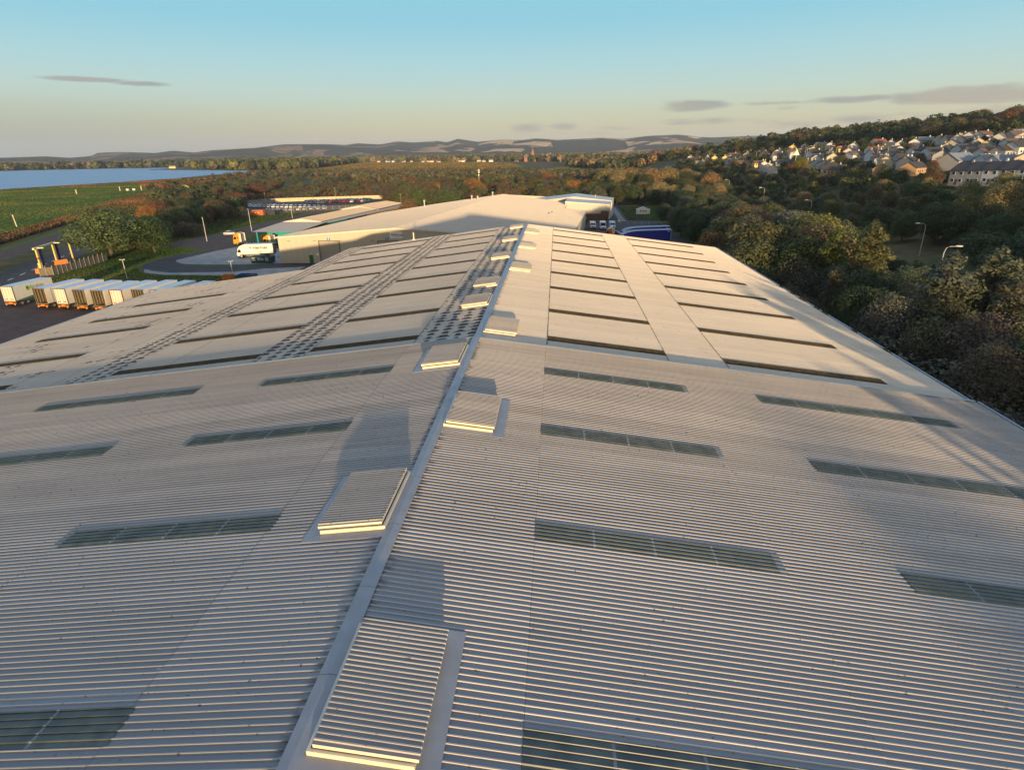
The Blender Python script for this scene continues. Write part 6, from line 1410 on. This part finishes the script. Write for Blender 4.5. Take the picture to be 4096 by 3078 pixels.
def tufts(label, seed, poly, n_, wd, ht, tint, name='grass'):
    rng = np.random.default_rng(seed); xs = [p[0] for p in poly]; ys = [p[1] for p in poly]; pts = []
    while len(pts) < n_:
        x, y = rng.uniform(min(xs), max(xs)), rng.uniform(min(ys), max(ys))
        if inpoly(x, y, poly): pts.append((x, y, 0.0))
    P = np.array(pts); P[:, 2] = terr(P[:, 0], P[:, 1]); a = rng.normal(size=(n_, 3)); a[:, 2] = 0; a /= np.linalg.norm(a, axis=1)[:, None]
    cl = np.array([mnoise.noise(Vector((p[0] / 37, p[1] / 37, seed))) for p in pts])
    up = np.array([[0, 0, 1.0]]) * ht * rng.uniform(.5, 1.3, (n_, 1)) + rng.normal(0, ht * .3, (n_, 3)) * np.array([1, 1, 0]); w_ = wd * rng.uniform(.5, 1.2, (n_, 1))
    ti = np.array([tint]) * rng.uniform(.7, 1.25, (n_, 1)) * (1 + .5 * cl[:, None]) * (1 + np.array([[.5, 0, 0]]) * np.clip(cl[:, None] * 2, -.5, 1))
    o = bpy.data.objects.new(name, quads_mesh(name, np.stack([P - a * w_, P + a * w_, P + a * w_ * .7 + up, P - a * w_ * .7 + up], 1), MASSLEAF, np.clip(ti, .005, 1))); scene.collection.objects.link(o); o['kind'] = 'stuff'; o['label'] = label; o['category'] = name
FPOLY = [(-541, 260), (-541, 540), (-482, 690), (-415, 610), (-356, 524), (-300, 400), nt(-107, 330), nt(-107, 120), (-330, 180)]
tufts('short green grass of the golf field by the water', 1, FPOLY, 60000, .5, .22, (.092, .13, .028))
tufts('brown dry grass along the shore', 2, [(-542, 560), (-530, 660), (-516, 745), (-512, 856), (-430, 900), (-380, 700), (-350, 540), (-420, 610), (-482, 692), (-541, 545)], 16000, .7, .5, (.17, .105, .05), 'dry_grass')
tufts('dry grass between the golf field and the roadside trees', 8, [(-350, 520), (-300, 402), nt(-108, 330), (-205, 312), (-262, 392), (-345, 512), (-400, 600)], 9000, .5, .4, (.15, .105, .045), 'dry_grass')
tufts('rough lawn between the trailers and the loop road', 3, [(-121, 119), (-62, 119), (-68, 138), (-92, 139), (-99, 142), (-108, 152), (-110, 165), (-105, 178), (-118, 187), (-131, 186), (-138, 225), nt(-58, 230), nt(-55, 175)], 26000, .16, .14, (.085, .115, .028))
tufts('grass bank beside the site road', 5, [(-133, 200), (-127, 195), (-123, 222), (-123, 250), (-119, 300), (-140, 302), (-150, 285), (-142, 245)], 9000, .2, .2, (.09, .11, .03))
tufts('olive meadow grass in front of the distant village', 4, [(-900, 2540), (-690, 2190), (-510, 1300), (-420, 1210), (-250, 1070), (-122, 1060), (-65, 1250), (-120, 1690), (-212, 1950), (-400, 2140)], 26000, 1.3, .8, (.16, .12, .035))
tufts('small green lawn around the white cabin', 6, [(34.5, 253), (36.5, 321), (59, 321), (51.5, 249)], 9000, .2, .16, (.07, .12, .028))
tufts('bright grass patch among the far trees', 7, [(10, 1180), (70, 1020), (95, 920), (16, 880), (-20, 960)], 5000, .8, .5, (.12, .14, .035))
# roadside hedge in shade
hd = thing('hedge', 'dark clipped hedge between the two coast roads', 'hedge', (*nt(-75, 120), 0))
rng = np.random.default_rng(4); n_ = 7000; tt = rng.uniform(0, 62, n_); ang = rng.uniform(0, math.pi, n_); nn_ = 2.6 * np.cos(ang); zz = 2.4 * np.sin(ang) * rng.uniform(.85, 1.05, n_) + .2
P = np.stack([.92 * nn_ - .39 * tt, .39 * nn_ + .92 * tt, zz], 1); nrm = np.stack([.92 * np.cos(ang), .39 * np.cos(ang), np.sin(ang)], 1) + rng.normal(0, .5, (n_, 3)); a = np.cross(nrm, rng.normal(size=(n_, 3))); a /= np.linalg.norm(a, axis=1)[:, None]; b = np.cross(nrm / np.linalg.norm(nrm, axis=1)[:, None], a); s = rng.uniform(.15, .35, (n_, 1))
c = bpy.data.objects.new('foliage', quads_mesh('foliage', np.stack([P - a * s - b * s, P + a * s - b * s, P + a * s + b * s, P - a * s + b * s], 1), LEAF)); scene.collection.objects.link(c); c.parent = hd; c.color = (.03, .042, .02, 1)
# rough brown scrub carpet behind the yard
rng = np.random.default_rng(12); pts = []
poly = [(-260, 420), (-176, 384), (-108, 400), (-96, 480), (-120, 640), (-215, 660)]
while len(pts) < 16000:
    x, y = rng.uniform(-260, -96), rng.uniform(384, 660)
    if inpoly(x, y, poly): pts.append((x, y, 0))
P = np.array(pts); n_ = len(P); P[:, 2] = rng.uniform(.1, 1.2, n_); nrm = rng.normal(0, .6, (n_, 3)) + np.array([0, -.4, 1]); a = np.cross(nrm, rng.normal(size=(n_, 3))); a /= np.linalg.norm(a, axis=1)[:, None]; b = np.cross(nrm / np.linalg.norm(nrm, axis=1)[:, None], a); s = rng.uniform(.3, .8, (n_, 1))
ti = np.where(rng.random((n_, 1)) < .7, np.array([[.14, .075, .035]]), np.array([[.12, .10, .035]])) * rng.uniform(.6, 1.3, (n_, 1))
o = bpy.data.objects.new('scrub', quads_mesh('scrub', np.stack([P - a * s - b * s, P + a * s - b * s, P + a * s + b * s, P - a * s + b * s], 1), MASSLEAF, ti)); scene.collection.objects.link(o); o['kind'] = 'stuff'; o['label'] = 'rough brown bramble scrub behind the storage yard wall'; o['category'] = 'scrub'

# ------------------------------------------------------------------ the air
HAZE = 5.0e-5
m = bpy.data.materials.new('evening_haze'); m.use_nodes = True; w = NT(m.node_tree); o_ = w.n('ShaderNodeOutputMaterial'); pv = w.n('ShaderNodeVolumePrincipled')
pv.inputs['Color'].default_value = (0.86, 0.92, 1.0, 1); pv.inputs['Density'].default_value = HAZE; pv.inputs['Anisotropy'].default_value = 0.2
w.put(o_.inputs['Volume'], pv.outputs[0])
hz = MB().box(-11500, 11500, -7000, 12500, -9, 330).build('haze', m); hz['kind'] = 'stuff'; hz['label'] = 'thin blue evening haze over the land'; hz['category'] = 'haze'
